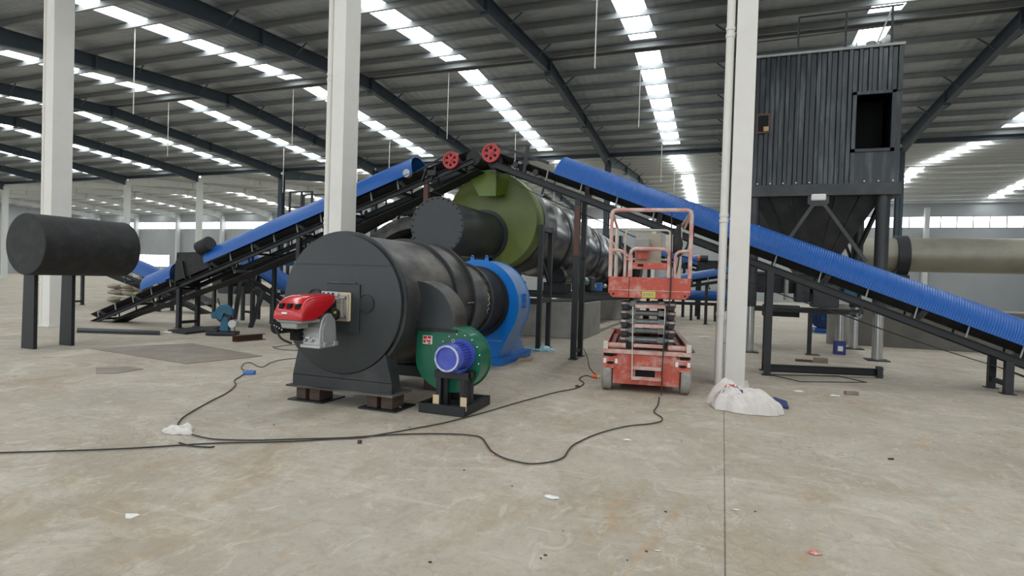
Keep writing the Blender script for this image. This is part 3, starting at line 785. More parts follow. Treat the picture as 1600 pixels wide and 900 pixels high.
# ------------------------------------------------------------------ inclined belt conveyors
def conveyor(name, lab, x_top, z_top, x_bot, yc, hw, segs, ribbed, legs, wheel, sgn, slope, cm, R=.38, posts=.62, trough=True):
    """runs along X; z = z_top - slope*|x-x_top|"""
    zb = lambda x: z_top - slope * abs(x - x_top)
    t = thing(name, lab, 'conveyor', ((x_top + x_bot) / 2, yc, 0))
    ca = 1 / sqrt(1 + slope * slope)
    nz = Vector((sgn * slope * ca, 0, ca))
    pt = lambda x, y, o=0.0: Vector((x, y, zb(x))) + nz * o
    for sd in (-1, 1):
        MB().chan(pt(x_top, yc + sd * hw, -.05), pt(x_bot, yc + sd * hw, -.05), .055, .105, .009, side=-sgn * sd).build('side_beam', K['dark'], t)
    n = int(abs(x_top - x_bot) / 1.25)
    for i in range(n + 1):
        x = x_top + (x_bot - x_top) * (i + .3) / (n + .6)
        MB().bar(pt(x, yc - hw, -.06), pt(x, yc + hw, -.06), .06, .05).build('crossbar', K['dark'], t)
    # belt: troughed carrying run and flat sagging return run
    b = MB(); rows = []
    for i in range(41):
        x = x_top + (x_bot - x_top) * i / 40
        rows.append([b.bm.verts.new(pt(x, yc + y, o)) for y, o in ((-hw + .0, .19), (-.12, .09), (.12, .09), (hw, .19))])
    for A, B in zip(rows[:-1], rows[1:]):
        for k in range(3): b.bm.faces.new((A[k], A[k + 1], B[k + 1], B[k]))
    o = b.build('carrying_belt', K['rubber'], t); o.modifiers.new('s', 'SOLIDIFY').thickness = .012
    b = MB(); rows = []
    for i in range(61):
        u = i / 60; x = x_top + (x_bot - x_top) * u; sag = -.20 - .16 * sin(pi * min(1, u * 1.1)) - .02 * abs(sin(u * 14))
        rows.append([b.bm.verts.new(pt(x, yc + y, sag)) for y in (-hw + .05, hw - .05)])
    for A, B in zip(rows[:-1], rows[1:]): b.bm.faces.new((A[0], A[1], B[1], B[0]))
    o = b.build('return_belt', K['rubber'], t); o.modifiers.new('s', 'SOLIDIFY').thickness = .012
    # idlers with brackets
    m = int(abs(x_top - x_bot) / posts)
    for i in range(m):
        x = x_top + (x_bot - x_top) * (i + .6) / m
        br = MB().bar(pt(x, yc - hw, 0), pt(x - sgn * .03, yc - hw - .01, .2), .03, .02).build('idler_bracket', K['galv'], t)
        MB().bar(pt(x, yc + hw, 0), pt(x - sgn * .03, yc + hw + .01, .2), .03, .02).build('idler_bracket', K['dark'], t)
        if i % 2 == 0:
            MB().cyl(pt(x + .08, yc - hw - .01, .16), pt(x + .08, yc - .12, .05), .045, n=14).build('idler_roller', K['steelroll'], t)
            MB().cyl(pt(x + .08, yc - .12, .05), pt(x + .08, yc + .12, .05), .045, n=14).build('idler_roller', K['steelroll'], t)
        if i % 4 == 1:
            MB().bar(pt(x, yc - hw, -.09), pt(x + .02, yc - hw, -.26), .04, .03).build('return_bracket', K['dark'], t)
            MB().cyl(pt(x + .02, yc - hw, -.25), pt(x + .02, yc + hw, -.25), .04, n=12).build('return_roller', K['steelroll'], t)
    # half-round covers
    for (xa, xb) in segs:
        b = MB(); L = abs(xb - xa) * sqrt(1 + slope * slope); d = 1 if xb > xa else -1
        p0 = pt(xa, yc, .17); dirv = (pt(xb, yc, .17) - p0).normalized()
        na = 20
        if ribbed:
            ns = int(L / .009)
        else:
            ns = max(2, int(L / .5))
        rows = []
        for i in range(ns + 1):
            s_ = L * i / ns
            rr = R + (.011 * (1 if i % 4 in (1, 2) else 0) if ribbed else (.006 * sin(s_ * 2.2)))
            c0 = p0 + dirv * s_
            rows.append([b.bm.verts.new(c0 + Vector((0, -cos(pi * k / na) * rr, 0)) + nz * (sin(pi * k / na) * rr)) for k in range(na + 1)])
        for A, B in zip(rows[:-1], rows[1:]):
            for k in range(na): b.bm.faces.new((A[k], A[k + 1], B[k + 1], B[k]))
        o = b.build('belt_cover', cm, t, ang=60)
        md = o.modifiers.new('s', 'SOLIDIFY'); md.thickness = .008; md.offset = -1
    # head pulley, drive wheel with six holes
    if wheel:
        wx, wz, wr = wheel; wy = yc - hw - .06
        MB().cyl((x_top, yc - hw + .02, zb(x_top) + .02), (x_top, yc + hw - .02, zb(x_top) + .02), .15, n=32).build('head_pulley', K['rubber'], t)
        MB().cyl((wx, wy - .02, wz), (wx, yc + hw, wz), .03, n=12).build('shaft', K['steelroll'], t)
        b = MB()
        # disc with six round holes: annulus rim + hub + spokes webs
        wv = b.ring((wx, wy - .035, wz), (0, 1, 0), wr * .80, wr, .07, 40).ring((wx, wy - .03, wz), (0, 1, 0), .02, wr * .34, .06, 24)
        wv.cyl((wx, wy - .018, wz), (wx, wy + .012, wz), wr * .9, n=40)
        wo = b.build('drive_wheel', K['redw'], t, ang=30)
        MB().cyl((wx, wy + .012, wz), (wx, wy + .02, wz), wr * .86, n=32).build('wheel_back', K['void'], wo)
        for k in range(6):
            a0 = 2 * pi * k / 6 + pi / 6; hx, hz = wx + wr * .56 * cos(a0), wz + wr * .56 * sin(a0)
            MB().cyl((hx, wy - .021, hz), (hx, wy - .017, hz), wr * .16, n=20).build('wheel_hole', K['void'], wo)
        MB().cyl((wx, wy - .05, wz), (wx, wy - .03, wz), .03, n=12).build('hub_cap', K['redw'], wo)
    # trestle legs
    for (x, top, y0, y1, m_) in legs:
        for y in (y0, y1):
            lg = MB().bar((x, y, 0), (x, y, zb(x) - .1), .10 if y == y0 else .09, .09).build('leg', K[m_], t)
            MB().box(x - .08, x + .08, y - .08, y + .08, 0, .012).build('foot_plate', K['dark'], lg)
        MB().bar((x, y0, .14), (x, y1, .14), .05, .07).build('crossbar', K['dark'], t)
        if zb(x) > 1.6: MB().bar((x, y0, zb(x) * .62), (x, y1, zb(x) * .62), .04, .05).build('crossbar', K['dark'], t)
    return t


YC, HW = 10.5, .27
cl = conveyor('belt_conveyor', 'long left belt conveyor rising to the drum feed under a smooth blue cover', -4.66, 3.76, -15.4, YC, HW,
              [(-5.85, -11.35), (-12.42, -13.4)], False, [(-5.66, 0, 10.24, 10.76, 'rust'), (-12.35, 0, 10.24, 10.76, 'dark'), (-8.8, 0, 10.24, 10.76, 'dark')],
              (-5.10, 3.735, .17), -1, .349, K['cover'], R=.42)
cr = conveyor('belt_conveyor', 'long right belt conveyor descending to the right under a ribbed bright blue cover', -4.20, 3.68, 4.95, YC, HW,
              [(-3.05, 4.2)], True, [(-2.53, 0, 10.24, 10.76, 'dark'), (.72, 0, 10.2, 10.76, 'dark'), (3.9, 0, 10.2, 10.76, 'dark')],
              (-4.25, 3.835, .18), 1, .383, K['cover'])
for x, z in ((-3.75, 3.60), (-3.55, 3.62), (-3.35, 3.44)):
    MB().cyl((x, YC - .33, z), (x, YC - .25, z), .055, n=16).build('take_up_pulley', K['dark'], cr)
MB().bar((-3.58, YC - .3, 3.45), (-3.52, YC - .3, 3.95), .06, .05).build('take_up_post', K['dark'], cr)
MB().bar((-4.15, YC - .31, 3.98), (-3.1, YC - .31, 3.60), .035, .05).build('guard_strip', K['dark'], cr)
# rusty upper posts of the right trestle and the long floor frame of the next one
MB().bar((-2.53, 10.19, 1.9), (-2.53, 10.19, 2.8), .1, .02).build('rusty_plate', K['rust'], cr)
MB().chan((.72, 10.22, .12), (2.5, 10.95, .09), .06, .12, .01).build('floor_rail', K['dark'], cr)
MB().box(2.42, 2.5, 10.85, 11.0, 0, .18).build('rail_stub', K['dark'], cr)
# steep beam under the head of the left conveyor, ending in an open pipe
ub = thing('underslung_beam', 'thick dark bent trunking hanging below the left conveyor head, with an open pipe end', 'underbeam', (-7, 11.1, 3))
MB().bar((-4.75, 11.25, 3.92), (-7.15, 11.25, 2.86), .2, .24).build('beam', K['dark'], ub)
MB().bar((-7.1, 11.25, 2.9), (-9.0, 11.25, 2.08), .24, .3).build('beam', K['dark'], ub)
MB().bar((-9.0, 11.25, 2.08), (-12.0, 11.25, 1.18), .22, .2).build('beam', K['dark'], ub)
for x, z in ((-8.2, 2.3), (-10.4, 1.6), (-11.8, 1.15)): MB().bar((x, 11.25, 0), (x, 11.25, z), .08, .08).build('post', K['dark'], ub)
for x, z in ((-7.8, 2.6), (-8.6, 2.3), (-9.4, 2.05), (-10.2, 1.8), (-11.0, 1.56)): MB().bar((x, 11.15, z - .1), (x + .3, 10.85, z + .25), .05, .05).build('hanger', K['dark'], ub)
MB().ring((-4.72, 11.25, 3.9), (.9, 0, .39), .13, .18, .16, 28).build('pipe_end', K['black'], ub)
for x in (-5.45, -6.6, -7.4): MB().bar((x, 11.25, 3.9 - (-4.75 - x) * .435), (x + .12, 10.8, 3.88 - (-4.66 - x) * .349 - .15), .05, .05).build('hanger', K['dark'], ub)
MB().box(-6.75, -6.5, 11.1, 11.4, 2.78, 2.98).build('bracket', K['dark'], ub, bevel=.02)
MB().bar((-5.25, 11.25, 0), (-5.25, 11.25, 3.62), .09, .09).build('post', K['rust'], ub)
for x, z, lab in ((-2.9, 3.28, 0), ):
    pass
for x in (-5.75, -5.55): MB().bar((x, YC - .30, 3.35), (x + .12, YC - .32, 3.62), .05, .04).build('take_up_bracket', K['dark'], cl)
MB().box(-5.62, -5.42, YC - .36, YC - .26, 3.44, 3.56).build('bearing_housing', K['dark'], cl, bevel=.015)
MB().bar((-6.0, YC - .31, 3.48), (-5.2, YC - .31, 3.86), .03, .03).build('guard_rod', K['dark'], cl)
MB().cyl((-6.05, YC - .42, 3.50), (-6.05, YC - .30, 3.50), .085, n=20).build('end_motor', K['alu'], cl, bevel=.01)
# clutter on the left conveyor between the two covers: feed box of torn black sheet and a rubber roll
fb_ = thing('feed_box', 'open black feed box of torn sheet between the two blue covers of the left conveyor', 'box', (-11.9, YC, 1.4))
zbl = lambda x: 3.76 - .349 * abs(x + 4.66)
pts = [(-12.4, zbl(-12.4) + .06), (-11.3, zbl(-11.3) + .06), (-11.35, 1.98), (-11.62, 1.9), (-11.55, 1.86), (-11.95, 1.84), (-12.35, 1.83), (-12.28, 1.74), (-12.38, 1.6)]
MB().prism(pts, YC - .36, YC - .345, 'y').build('side_sheet', K['rubber'], fb_)
MB().prism(pts, YC + .34, YC + .355, 'y').build('side_sheet', K['rubber'], fb_)
MB().prism([(-12.4, 1.0), (-12.35, 1.83), (-12.33, 1.83), (-12.38, 1.0)], YC - .35, YC + .35, 'y').build('end_sheet', K['rubber'], fb_)
MB().bar((-12.0, YC - .38, 1.2), (-12.12, YC - .38, 1.62), .07, .03).build('strap', K['dark'], fb_)
tag(MB().cyl((-11.62, YC - .34, 1.93), (-11.30, YC - .34, 2.06), .17, n=24).build('rubber_roll', K['rubber'], loc=(-11.5, YC - .34, 1.8)), 'black rubber roll at the lower end of the long blue cover', 'roll')

# ------------------------------------------------------------------ scissor lift (local axes: x right, y away, z up)
sl = thing('scissor_lift', 'worn orange red scissor lift with a railed platform, parked left of the white column', 'lift', tuple(at(1008, 614)), local=True, rz=radians(7.9))
def wheel(x, y, r=.185, w_=.125):
    o = MB().lathe((x - w_ / 2, y, r), (1, 0, 0), [(0, .03), (.06, .03), (.09, .0), (r - .02, 0), (r, .02), (r, w_ - .02), (r - .02, w_), (.09, w_), (.06, w_ - .03), (0, w_ - .03)], 36).build('wheel', K['ltread'], sl)
    MB().cyl((x - w_ / 2 - .01, y, r), (x + w_ / 2 + .01, y, r), .05, n=16).build('hub', K['lift'], o)
for x in (-.505, .505):
    for y in (.12, 1.95): wheel(x, y)
ch_ = MB().box(-.43, .43, 0.0, 2.35, .10, .50).build('chassis', K['lift'], sl, bevel=.008)
MB().box(-.565, .565, -.02, .10, .50, .555).build('bumper_ledge', K['liftrail'], sl, bevel=.006)
for s_ in (-1, 1):
    MB().box(min(s_ * .555, s_ * .38), max(s_ * .555, s_ * .38), .0, .10, .465, .50).build('pocket', K['void'], sl)
    p = [(s_ * .565, .455), (s_ * .365, .455), (s_ * .365, .345), (s_ * .42, .30), (s_ * .53, .30), (s_ * .565, .34)]
    lg = MB().prism(p, -.02, .03, 'y').build('tie_down_lug', K['lift'], sl, bevel=.003)
    MB().prism([(s_ * .46 + .05 * cos(a), .375 + .018 * sin(a)) for a in [2 * pi * k / 16 for k in range(16)]], -.024, -.0195, 'y').build('slot', K['void'], lg)
    for x in (.385, .535): MB().box(s_ * x - .018, s_ * x + .018, -.024, -.0195, .37, .43).build('white_tag', K['whitep'], lg)
    MB().box(min(s_ * .5, s_ * .565), max(s_ * .5, s_ * .565), -.02, 2.4, .56, .64).build('top_rail', K['liftrail'], sl, bevel=.006)
    MB().box(min(s_ * .43, s_ * .56), max(s_ * .43, s_ * .56), .12, 2.38, .42, .56).build('side_tray', K['lift'], sl)
    MB().cyl((s_ * .27, .03, .605), (s_ * .5, .03, .605), .035, n=14).build('front_tube', K['liftrail'], sl)
    MB().box(min(s_ * .50, s_ * .56), max(s_ * .5, s_ * .56), -.03, .03, .555, .66).build('post_block', K['cream'], sl)
MB().box(-.56, .56, 2.3, 2.4, .5, .64).build('rear_crossmember', K['lift'], sl, bevel=.006)
MB().box(-.43, .43, .1, 2.3, .49, .505).build('tray_floor', K['rust'], sl)
MB().box(-.135, .115, -.004, .012, .19, .34).build('recess', K['void'], sl)
MB().box(-.12, .1, -.012, -.002, .31, .335).build('recess_lip', K['lift'], sl)
# folded scissor stack: five levels
for lv in range(5):
    z = .66 + lv * .118
    for s_ in (-1, 1):
        for xi, dz in ((.235, .035), (.30, -.035)):
            MB().bar((s_ * xi, .1, z - dz), (s_ * xi, 2.25, z + dz), .045, .075).build('scissor_arm', K['dark'], sl)
        bs = MB().box(s_ * .30 - .04, s_ * .30 + .04, .04, .13, z - .045, z + .02).build('arm_end', K['dark'], sl, bevel=.004)
        MB().cyl((s_ * .23, .085, z + .03), (s_ * .355, .085, z + .03), .036, n=16).build('pivot_pin', K['steelroll'], sl)
        MB().box(s_ * .31 - .028, s_ * .31 + .028, .035, .042, z + .022, z + .048).build('pin_plate', K['liftrail'], bs)
    MB().cyl((-.24, .085, z + .03), (.24, .085, z + .03), .043 if lv in (0, 2, 4) else .036, n=18).build('cross_tube', K['steelroll'], sl)
for x in (-.19, .17):
    for lv in range(5): MB().box(x - .035, x + .035, .03, .038, .66 + lv * .118, .73 + lv * .118).build('guide_plate', K['steelroll'], sl)
MB().bar((0, .3, .60), (0, 1.7, .95), .09, .09).build('lift_cylinder', K['dark'], sl)
# ladder
for x, xt in ((-.165, -.165), (.215, .245)):
    MB().bar((x - .01, -.045, .17), (xt - .03, -.045, 1.13), .014, .02).build('ladder_rail', K['cream'], sl)
for z, x0, x1 in ((.17, -.175, .2), (.305, -.17, .195), (.60, -.17, .21), (.86, -.165, .215), (1.115, -.165, .215)):
    MB().box(x0, x1, -.055, -.02, z, z + .045).build('ladder_rung', K['liftrail'], sl, bevel=.004)
# platform pan and apron
PZ = 1.245
pl = MB().box(-.50, .50, -.06, 2.35, PZ + .02, PZ + .07).build('platform_deck', K['lift'], sl)
MB().prism([(-.51, PZ + .07), (-.52, PZ + .27), (.52, PZ + .27), (.51, PZ + .07), (.46, PZ), (-.46, PZ)], -.105, -.075, 'y').build('front_apron', K['lift'], sl, bevel=.004)
MB().box(-.512, .512, -.112, -.104, PZ + .095, PZ + .105).build('apron_seam', K['liftrail'], sl)
for x in (-.255, .265): MB().box(x, x + .006, -.112, -.104, PZ + .01, PZ + .27).build('apron_joint', K['void'], sl)
for s_ in (-1, 1):
    MB().box(min(s_ * .49, s_ * .52), max(s_ * .49, s_ * .52), -.08, 2.35, PZ + .05, PZ + .27).build('toe_board', K['lift'], sl)
    MB().cyl((s_ * .45, -.115, PZ + .045), (s_ * .45, -.104, PZ + .045), .013, n=12).build('apron_bolt', K['void'], sl)
yl = MB().box(-.085, .085, -.112, -.104, PZ + .01, PZ + .09).build('yellow_label', K['yellow'], sl)
for i in range(4): MB().box(-.07 + .035 * i, -.05 + .035 * i, -.116, -.111, PZ + .03 + .012 * (i % 2), PZ + .07).build('label_print', K['ladk'] if 'ladk' in K else K['grey'], yl)
# rails
TR = .021
ZT = 2.385
def tb(nm, path, m=None, r=.019, smooth=0): return MB().tube(path, r, 10, smooth=smooth).build(nm, K[m or 'liftrail'], sl)
tb('front_guardrail', [(-.50, -.09, PZ + .27), (-.50, -.09, ZT - .06), (-.48, -.09, ZT - .012), (-.44, -.09, ZT), (.44, -.09, ZT), (.48, -.09, ZT - .012), (.50, -.09, ZT - .06), (.50, -.09, PZ + .27)], r=.026)
for s_ in (-1, 1):
    tb('side_top_rail', [(s_ * .50, -.07, ZT - .02), (s_ * .50, 2.2, ZT - .04)], 'cream')
    tb('side_mid_rail', [(s_ * .50, -.07, 1.90), (s_ * .50, 2.2, 1.90)], 'cream', .017)
    for y in (1.7, 2.2): tb('side_post', [(s_ * .50, y, PZ + .27), (s_ * .50, y, ZT - .02)], 'cream', .022)
    tb('corner_brace', [(s_ * .50, -.07, ZT - .05), (s_ * .44, .2, ZT - .2)], 'liftrail', .014)
    tb('side_hoop', [(s_ * .49, -.09, 1.86), (s_ * .40, -.09, 1.86), (s_ * .345, -.09, 1.84), (s_ * .315, -.09, 1.78), (s_ * .315, -.09, PZ + .27)], r=.02, smooth=3)
tb('gate_hoop', [(-.25, -.1, PZ + .27), (-.25, -.1, 1.80), (-.235, -.1, 1.86), (-.19, -.1, 1.885), (.17, -.1, 1.885), (.225, -.1, 1.86), (.245, -.1, 1.80), (.245, -.1, PZ + .27)], r=.023)
gt = MB().box(-.24, .24, -.115, -.09, 1.62, 1.705).build('gate_panel', K['lift'], sl, bevel=.004)
MB().box(-.15, -.08, -.12, -.114, 1.655, 1.685).build('gate_plate', K['void'], gt)
for s_ in (-1, 1): tb('gate_stile', [(s_ * .235, -.1, PZ + .27), (s_ * .235, -.1, 1.8)], 'liftrail', .02)
# rear extension rails, control box, switch box
tb('rear_guardrail', [(-.37, 2.26, PZ + .1), (-.37, 2.26, ZT - .14), (-.355, 2.26, ZT - .07), (-.30, 2.26, ZT - .05), (.30, 2.26, ZT - .05), (.355, 2.26, ZT - .07), (.37, 2.26, ZT - .14), (.37, 2.26, PZ + .1)], 'cream')
tb('rear_mid_rail', [(-.37, 2.26, 1.84), (.37, 2.26, 1.84)], 'cream', .018)
MB().box(-.45, .45, 2.1, 2.3, PZ + .0, PZ + .06).build('extension_deck', K['lift'], sl)
MB().box(-.20, .23, 2.19, 2.23, 1.70, 2.27).build('control_panel_board', K['beige'], sl, bevel=.01)
cb = MB().box(-.21, .04, 2.02, 2.17, 1.96, 2.19).build('control_box', K['grey'], sl, bevel=.03)
MB().box(-.19, .02, 2.08, 2.14, 1.84, 1.96).build('control_box_foot', K['lift'], sl)
MB().box(.29, .42, 2.12, 2.17, 1.97, 2.25).build('switch_box', K['cream'], sl, bevel=.006)
b = MB(); b.lathe((.42, 1.2, 1.84), (0, 0, 1), [(0, 0), (.04, .02), (.065, .09), (.075, .2), (.06, .32), (.045, .40), (.03, .47), (0, .5)], 20)
for v in b.bm.verts: v.co.x += .014 * sin(v.co.z * 31); v.co.y += .012 * sin(v.co.z * 23 + v.co.x * 40)
b.build('tool_bag', K['rubber'], sl)
tb('hanging_hose', [(.46, 1.2, 2.34), (.42, 1.15, 2.1), (.44, 1.1, 1.8), (.38, 1.0, 1.5)], 'rubber', .012, 4)
tb('lift_power_cable', [(.25, -.12, ZT - .03), (.262, -.13, 1.9), (.268, -.13, 1.3), (.22, -.1, .9), (.205, -.07, .4), (.205, -.06, .12), (.2, -.12, .012)], 'cable', .008, 4)
tb('deck_light_tube', [(-.2, 2.0, PZ + .45), (.2, 2.0, PZ + .45)], 'cream', .015)

# ------------------------------------------------------------------ dust collector on the right
dc = thing('dust_collector', 'tall dark ribbed dust collector with a hopper bottom on round silver feet', 'dust collector', (1.8, 14.7, 0))
X0, X1, Y0, Y1, ZA, ZB = .42, 3.22, 13.45, 16.0, 3.6, 6.34
def ribs(x0, x1, z0, z1, y):
    b = MB(); n = int(round((x1 - x0) / .19)); pts = []
    for i in range(n):
        x = x0 + (x1 - x0) * i / n; s_ = (x1 - x0) / n
        pts += [(x, y), (x + s_ * .45, y), (x + s_ * .56, y - .035), (x + s_ * .89, y - .035)]
    pts.append((x1, y)); lo = [b.bm.verts.new((p[0], p[1], z0)) for p in pts]; hi_ = [b.bm.verts.new((p[0], p[1], z1)) for p in pts]
    for i in range(len(pts) - 1): b.bm.faces.new((lo[i], lo[i + 1], hi_[i + 1], hi_[i]))
    return b
for (a, b_, c, d) in ((X0, 2.36, ZA, ZB), (2.36, X1, 5.44, ZB)):
    o = ribs(a, b_, c, d, Y0).build('ribbed_sheet', K['binsheet'], dc, ang=10); md = o.modifiers.new('s', 'SOLIDIFY'); md.thickness = .01
MB().box(2.36, X1, Y0 - .01, Y0 + .02, ZA, 4.27).build('flat_sheet', K['binsheet'], dc)
MB().box(3.08, X1, Y0 - .01, Y0 + .02, 4.27, 5.44).build('flat_sheet', K['binsheet'], dc)
op = MB()
for a in ((2.36, 2.43, 4.24, 5.46), (3.05, 3.12, 4.24, 5.46)): op.box(a[0], a[1], Y0 - .05, Y0 + .03, a[2], a[3])
for a in ((4.24, 4.30), (5.40, 5.46)): op.box(2.36, 3.12, Y0 - .05, Y0 + .03, a[0], a[1])
op.build('opening_frame', K['binsheet'], dc)
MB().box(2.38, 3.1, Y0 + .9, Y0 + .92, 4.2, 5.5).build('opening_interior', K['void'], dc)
MB().box(X0, X1, Y1, Y1 + .02, ZA, ZB).build('back_sheet', K['binsheet'], dc)
o = MB(); o.box(X0 - .01, X0, Y0, Y1, ZA, ZB).build('left_side_sheet', K['binsheet'], dc)
MB().box(X1, X1 + .01, Y0, Y1, ZA, ZB).build('right_side_sheet', K['binsheet'], dc)
MB().box(X0, X1, Y0, Y1, ZB - .01, ZB).build('top_sheet', K['binsheet'], dc)
MB().box(X0 - .05, X1 + .02, Y0 - .06, Y0 + .0, ZB, ZB + .05).build('top_angle', K['galv'], dc)
hf = MB().box(.56, .82, Y0 - .055, Y0 - .03, 4.72, 5.14).build('hatch_frame', K['rust'], dc)
MB().box(.59, .79, Y0 - .06, Y0 - .05, 4.76, 5.10).build('hatch_opening', K['void'], hf)
MB().box(.7, .8, Y0 - .07, Y0 - .06, 4.76, 4.86).build('hatch_latch', K['lwood'], hf)
for i in range(11):
    x = X0 + .2 + i * .25
    if not 1.7 < x < 2.4: MB().ball((x, Y0 - .04, ZA + .04), .018, n=6).build('sheet_rivet', K['whitep'], dc)
MB().box(X0 - .05, X1 + .05, Y0 - .09, Y0 + .09, 3.36, 3.6).build('ring_beam', K['black'], dc, bevel=.006)
MB().box(X0 - .05, X1 + .05, Y1 - .09, Y1 + .09, 3.36, 3.6).build('ring_beam', K['black'], dc)
for x in (X0, X1): MB().box(x - .06, x + .06, Y0, Y1, 3.36, 3.6).build('ring_beam', K['black'], dc)
# hopper pyramid
b = MB(); T_ = [(.55, 13.62), (3.0, 13.62), (3.0, 15.9), (.55, 15.9)]; Bm = [(1.42, 14.45), (2.28, 14.45), (2.28, 15.1), (1.42, 15.1)]
for i in range(4):
    j = (i + 1) % 4
    b.face([(T_[i][0], T_[i][1], 3.4), (T_[j][0], T_[j][1], 3.4), (Bm[j][0], Bm[j][1], 1.95), (Bm[i][0], Bm[i][1], 1.95)])
hp = b.build('hopper', K['black'], dc); hp.modifiers.new('s', 'SOLIDIFY').thickness = .01
for i in range(5):
    u = (i + .7) / 5.6; x0_ = .55 + 2.45 * u; x1_ = 1.42 + .86 * u
    MB().bar((x0_, 13.61, 3.38), (x1_, 14.43, 2.0), .05, .04).build('hopper_rib', K['black'], hp)
for (x, y) in ((.57, 13.55), (3.0, 13.55), (.57, 15.8), (3.0, 15.8)):
    lg = MB().cyl((x, y, 1.0), (x, y, 3.4), .125, n=28).build('leg', K['black'], dc)
    MB().cyl((x, y, .02), (x, y, 1.02), .1, n=28).build('silver_foot', K['chrome'], lg)
    MB().box(x - .2, x + .2, y - .2, y + .2, 0, .02).build('foot_plate', K['dark'], lg)
MB().box(1.66, 1.94, Y0 - .10, Y0 - .05, 3.26, 3.40).build('gusset_plate', K['whitep'], dc, bevel=.03)
MB().prism([(1.6, 3.4), (2.0, 3.4), (2.0, 3.2), (1.9, 3.15), (1.7, 3.15), (1.6, 3.2)], Y0 - .05, Y0 - .03, 'y').build('brace_plate', K['black'], dc)
for p, q in (((1.72, 3.2), (1.0, 2.0)), ((1.9, 3.2), (2.72, 2.0)), ):
    MB().bar((p[0], Y0 - .02, p[1]), (q[0], Y0 - .02, q[1]), .07, .07).build('brace', K['black'], dc)
MB().bar((3.0, 13.9, 3.2), (2.62, 14.4, 1.95), .07, .07).build('brace', K['dark'], dc)
MB().bar((2.55, 15.9, 3.1), (3.0, 15.9, 1.9), .06, .06).build('brace', K['dark'], dc)
MB().bar((.57, 15.8, 2.3), (.57, 13.55, 3.2), .06, .06).build('brace', K['dark'], dc)
# roof railing of the collector
b = MB()
for x in (1.32, 2.2, 3.02): MB().bar((x, 13.5, ZB), (x, 13.5, 7.16), .035, .035).build('rail_post', K['dark'], dc)
MB().bar((1.32, 13.5, 7.15), (3.2, 13.5, 7.17), .03, .03).build('top_rail', K['dark'], dc)
MB().bar((.5, 13.5, 6.72), (3.2, 13.5, 6.78), .02, .02).build('mid_rail', K['dark'], dc)
MB().bar((3.02, 13.5, 7.16), (2.75, 13.5, 6.4), .03, .03).build('rail_brace', K['galv'], dc)
MB().cyl((2.72, 13.8, ZB), (2.72, 13.8, ZB + .25), .09, n=20).build('vent_stub', K['beigedrum'], dc)
MB().cyl((2.9, 13.8, ZB + .2), (3.05, 13.8, ZB + .32), .07, n=16).build('air_valve', K['whitep'], dc)
MB().bar((2.42, 13.6, ZB + .05), (2.42, 13.6, ZB + .2), .02, .02).build('pipe', K['galv'], dc)
for y in (15.0, 15.9):
    MB().bar((X0, y, ZB), (X0, y, 7.1), .03, .03).build('rail_post', K['dark'], dc)
# ladder on its left
for x in (.28, .36):
    MB().bar((x, 14.3, 4.4), (x, 14.3, 7.0), .03, .03).build('ladder_rail', K['dark'], dc)
for i in range(9): MB().bar((.28, 14.3, 4.5 + .28 * i), (.36, 14.3, 4.5 + .28 * i), .02, .02).build('ladder_rung', K['dark'], dc)
MB().box(.24, .44, 14.2, 14.6, 4.1, 5.0).build('side_duct', K['dark'], dc)

# screw conveyor and drives under the collector
sc_ = thing('screw_conveyor', 'dark screw conveyor with motor blocks under the collector hopper, on thin posts', 'conveyor', (1.8, 14.6, 0))
MB().box(.75, 2.55, 14.35, 14.9, 1.30, 1.75).build('trough', K['dark'], sc_, bevel=.03)
MB().prism([(1.42, 1.95), (2.28, 1.95), (2.1, 1.72), (1.6, 1.72)], 14.45, 15.1, 'y').build('inlet_spout', K['black'], sc_)
MB().box(.72, 2.6, 14.3, 14.95, 1.73, 1.78).build('trough_lid', K['black'], sc_)
MB().cyl((.6, 14.62, 1.5), (.74, 14.62, 1.5), .14, n=20).build('end_bearing', K['orange'], sc_)
MB().box(1.3, 1.36, 14.0, 14.35, 1.15, 1.7).build('end_plate', K['grey'], sc_)
MB().box(1.50, 1.80, 14.0, 14.35, 1.12, 1.62).build('gear_motor', K['black'], sc_, bevel=.03)
for z in (1.2, 1.34, 1.48): MB().cyl((1.7, 13.98, z), (1.7, 14.02, z), .05, n=14).build('motor_cap', K['dark'], sc_)
MB().box(1.84, 2.35, 13.95, 14.4, 1.02, 1.52).build('drive_box', K['black'], sc_, bevel=.02)
MB().box(.55, 2.7, 14.2, 14.32, .88, .98).build('platform_beam', K['dark'], sc_)
MB().box(.55, 3.0, 14.9, 15.02, .88, .98).build('platform_beam', K['dark'], sc_)
for x, y in ((1.79, 13.82), (1.0, 14.26), (1.0, 14.96), (2.6, 14.96)):
    MB().bar((x, y, 0), (x, y, .9), .08, .08).build('post', K['dark'], sc_)
MB().box(2.45, 2.7, 14.1, 14.5, 1.2, 1.45).build('blue_gearbox', K['teal'], sc_, bevel=.03)
MB().box(1.72, 1.98, 13.65, 13.95, 0, .015).build('post_plate', K['rust'], sc_)
tag(MB().box(.95, 1.75, 15.3, 15.8, .72, 1.0).build('tool_chest', K['dark'], loc=(1.3, 15.5, .72)), 'dark steel chest hanging under the screw conveyor', 'box')
fr = thing('pipe_post', 'grey round post with a blue square foot beneath the dust collector', 'post', (2.45, 14.3, 0))
MB().cyl((2.45, 14.32, .16), (2.45, 14.32, .87), .085, n=20).build('post', K['chrome'], fr)
MB().box(2.34, 2.56, 14.2, 14.42, 0, .30).build('blue_foot', K['bluem'], fr, bevel=.01)
MB().box(2.40, 2.50, 14.19, 14.2, .08, .19).build('foot_hole', K['whitep'], fr)
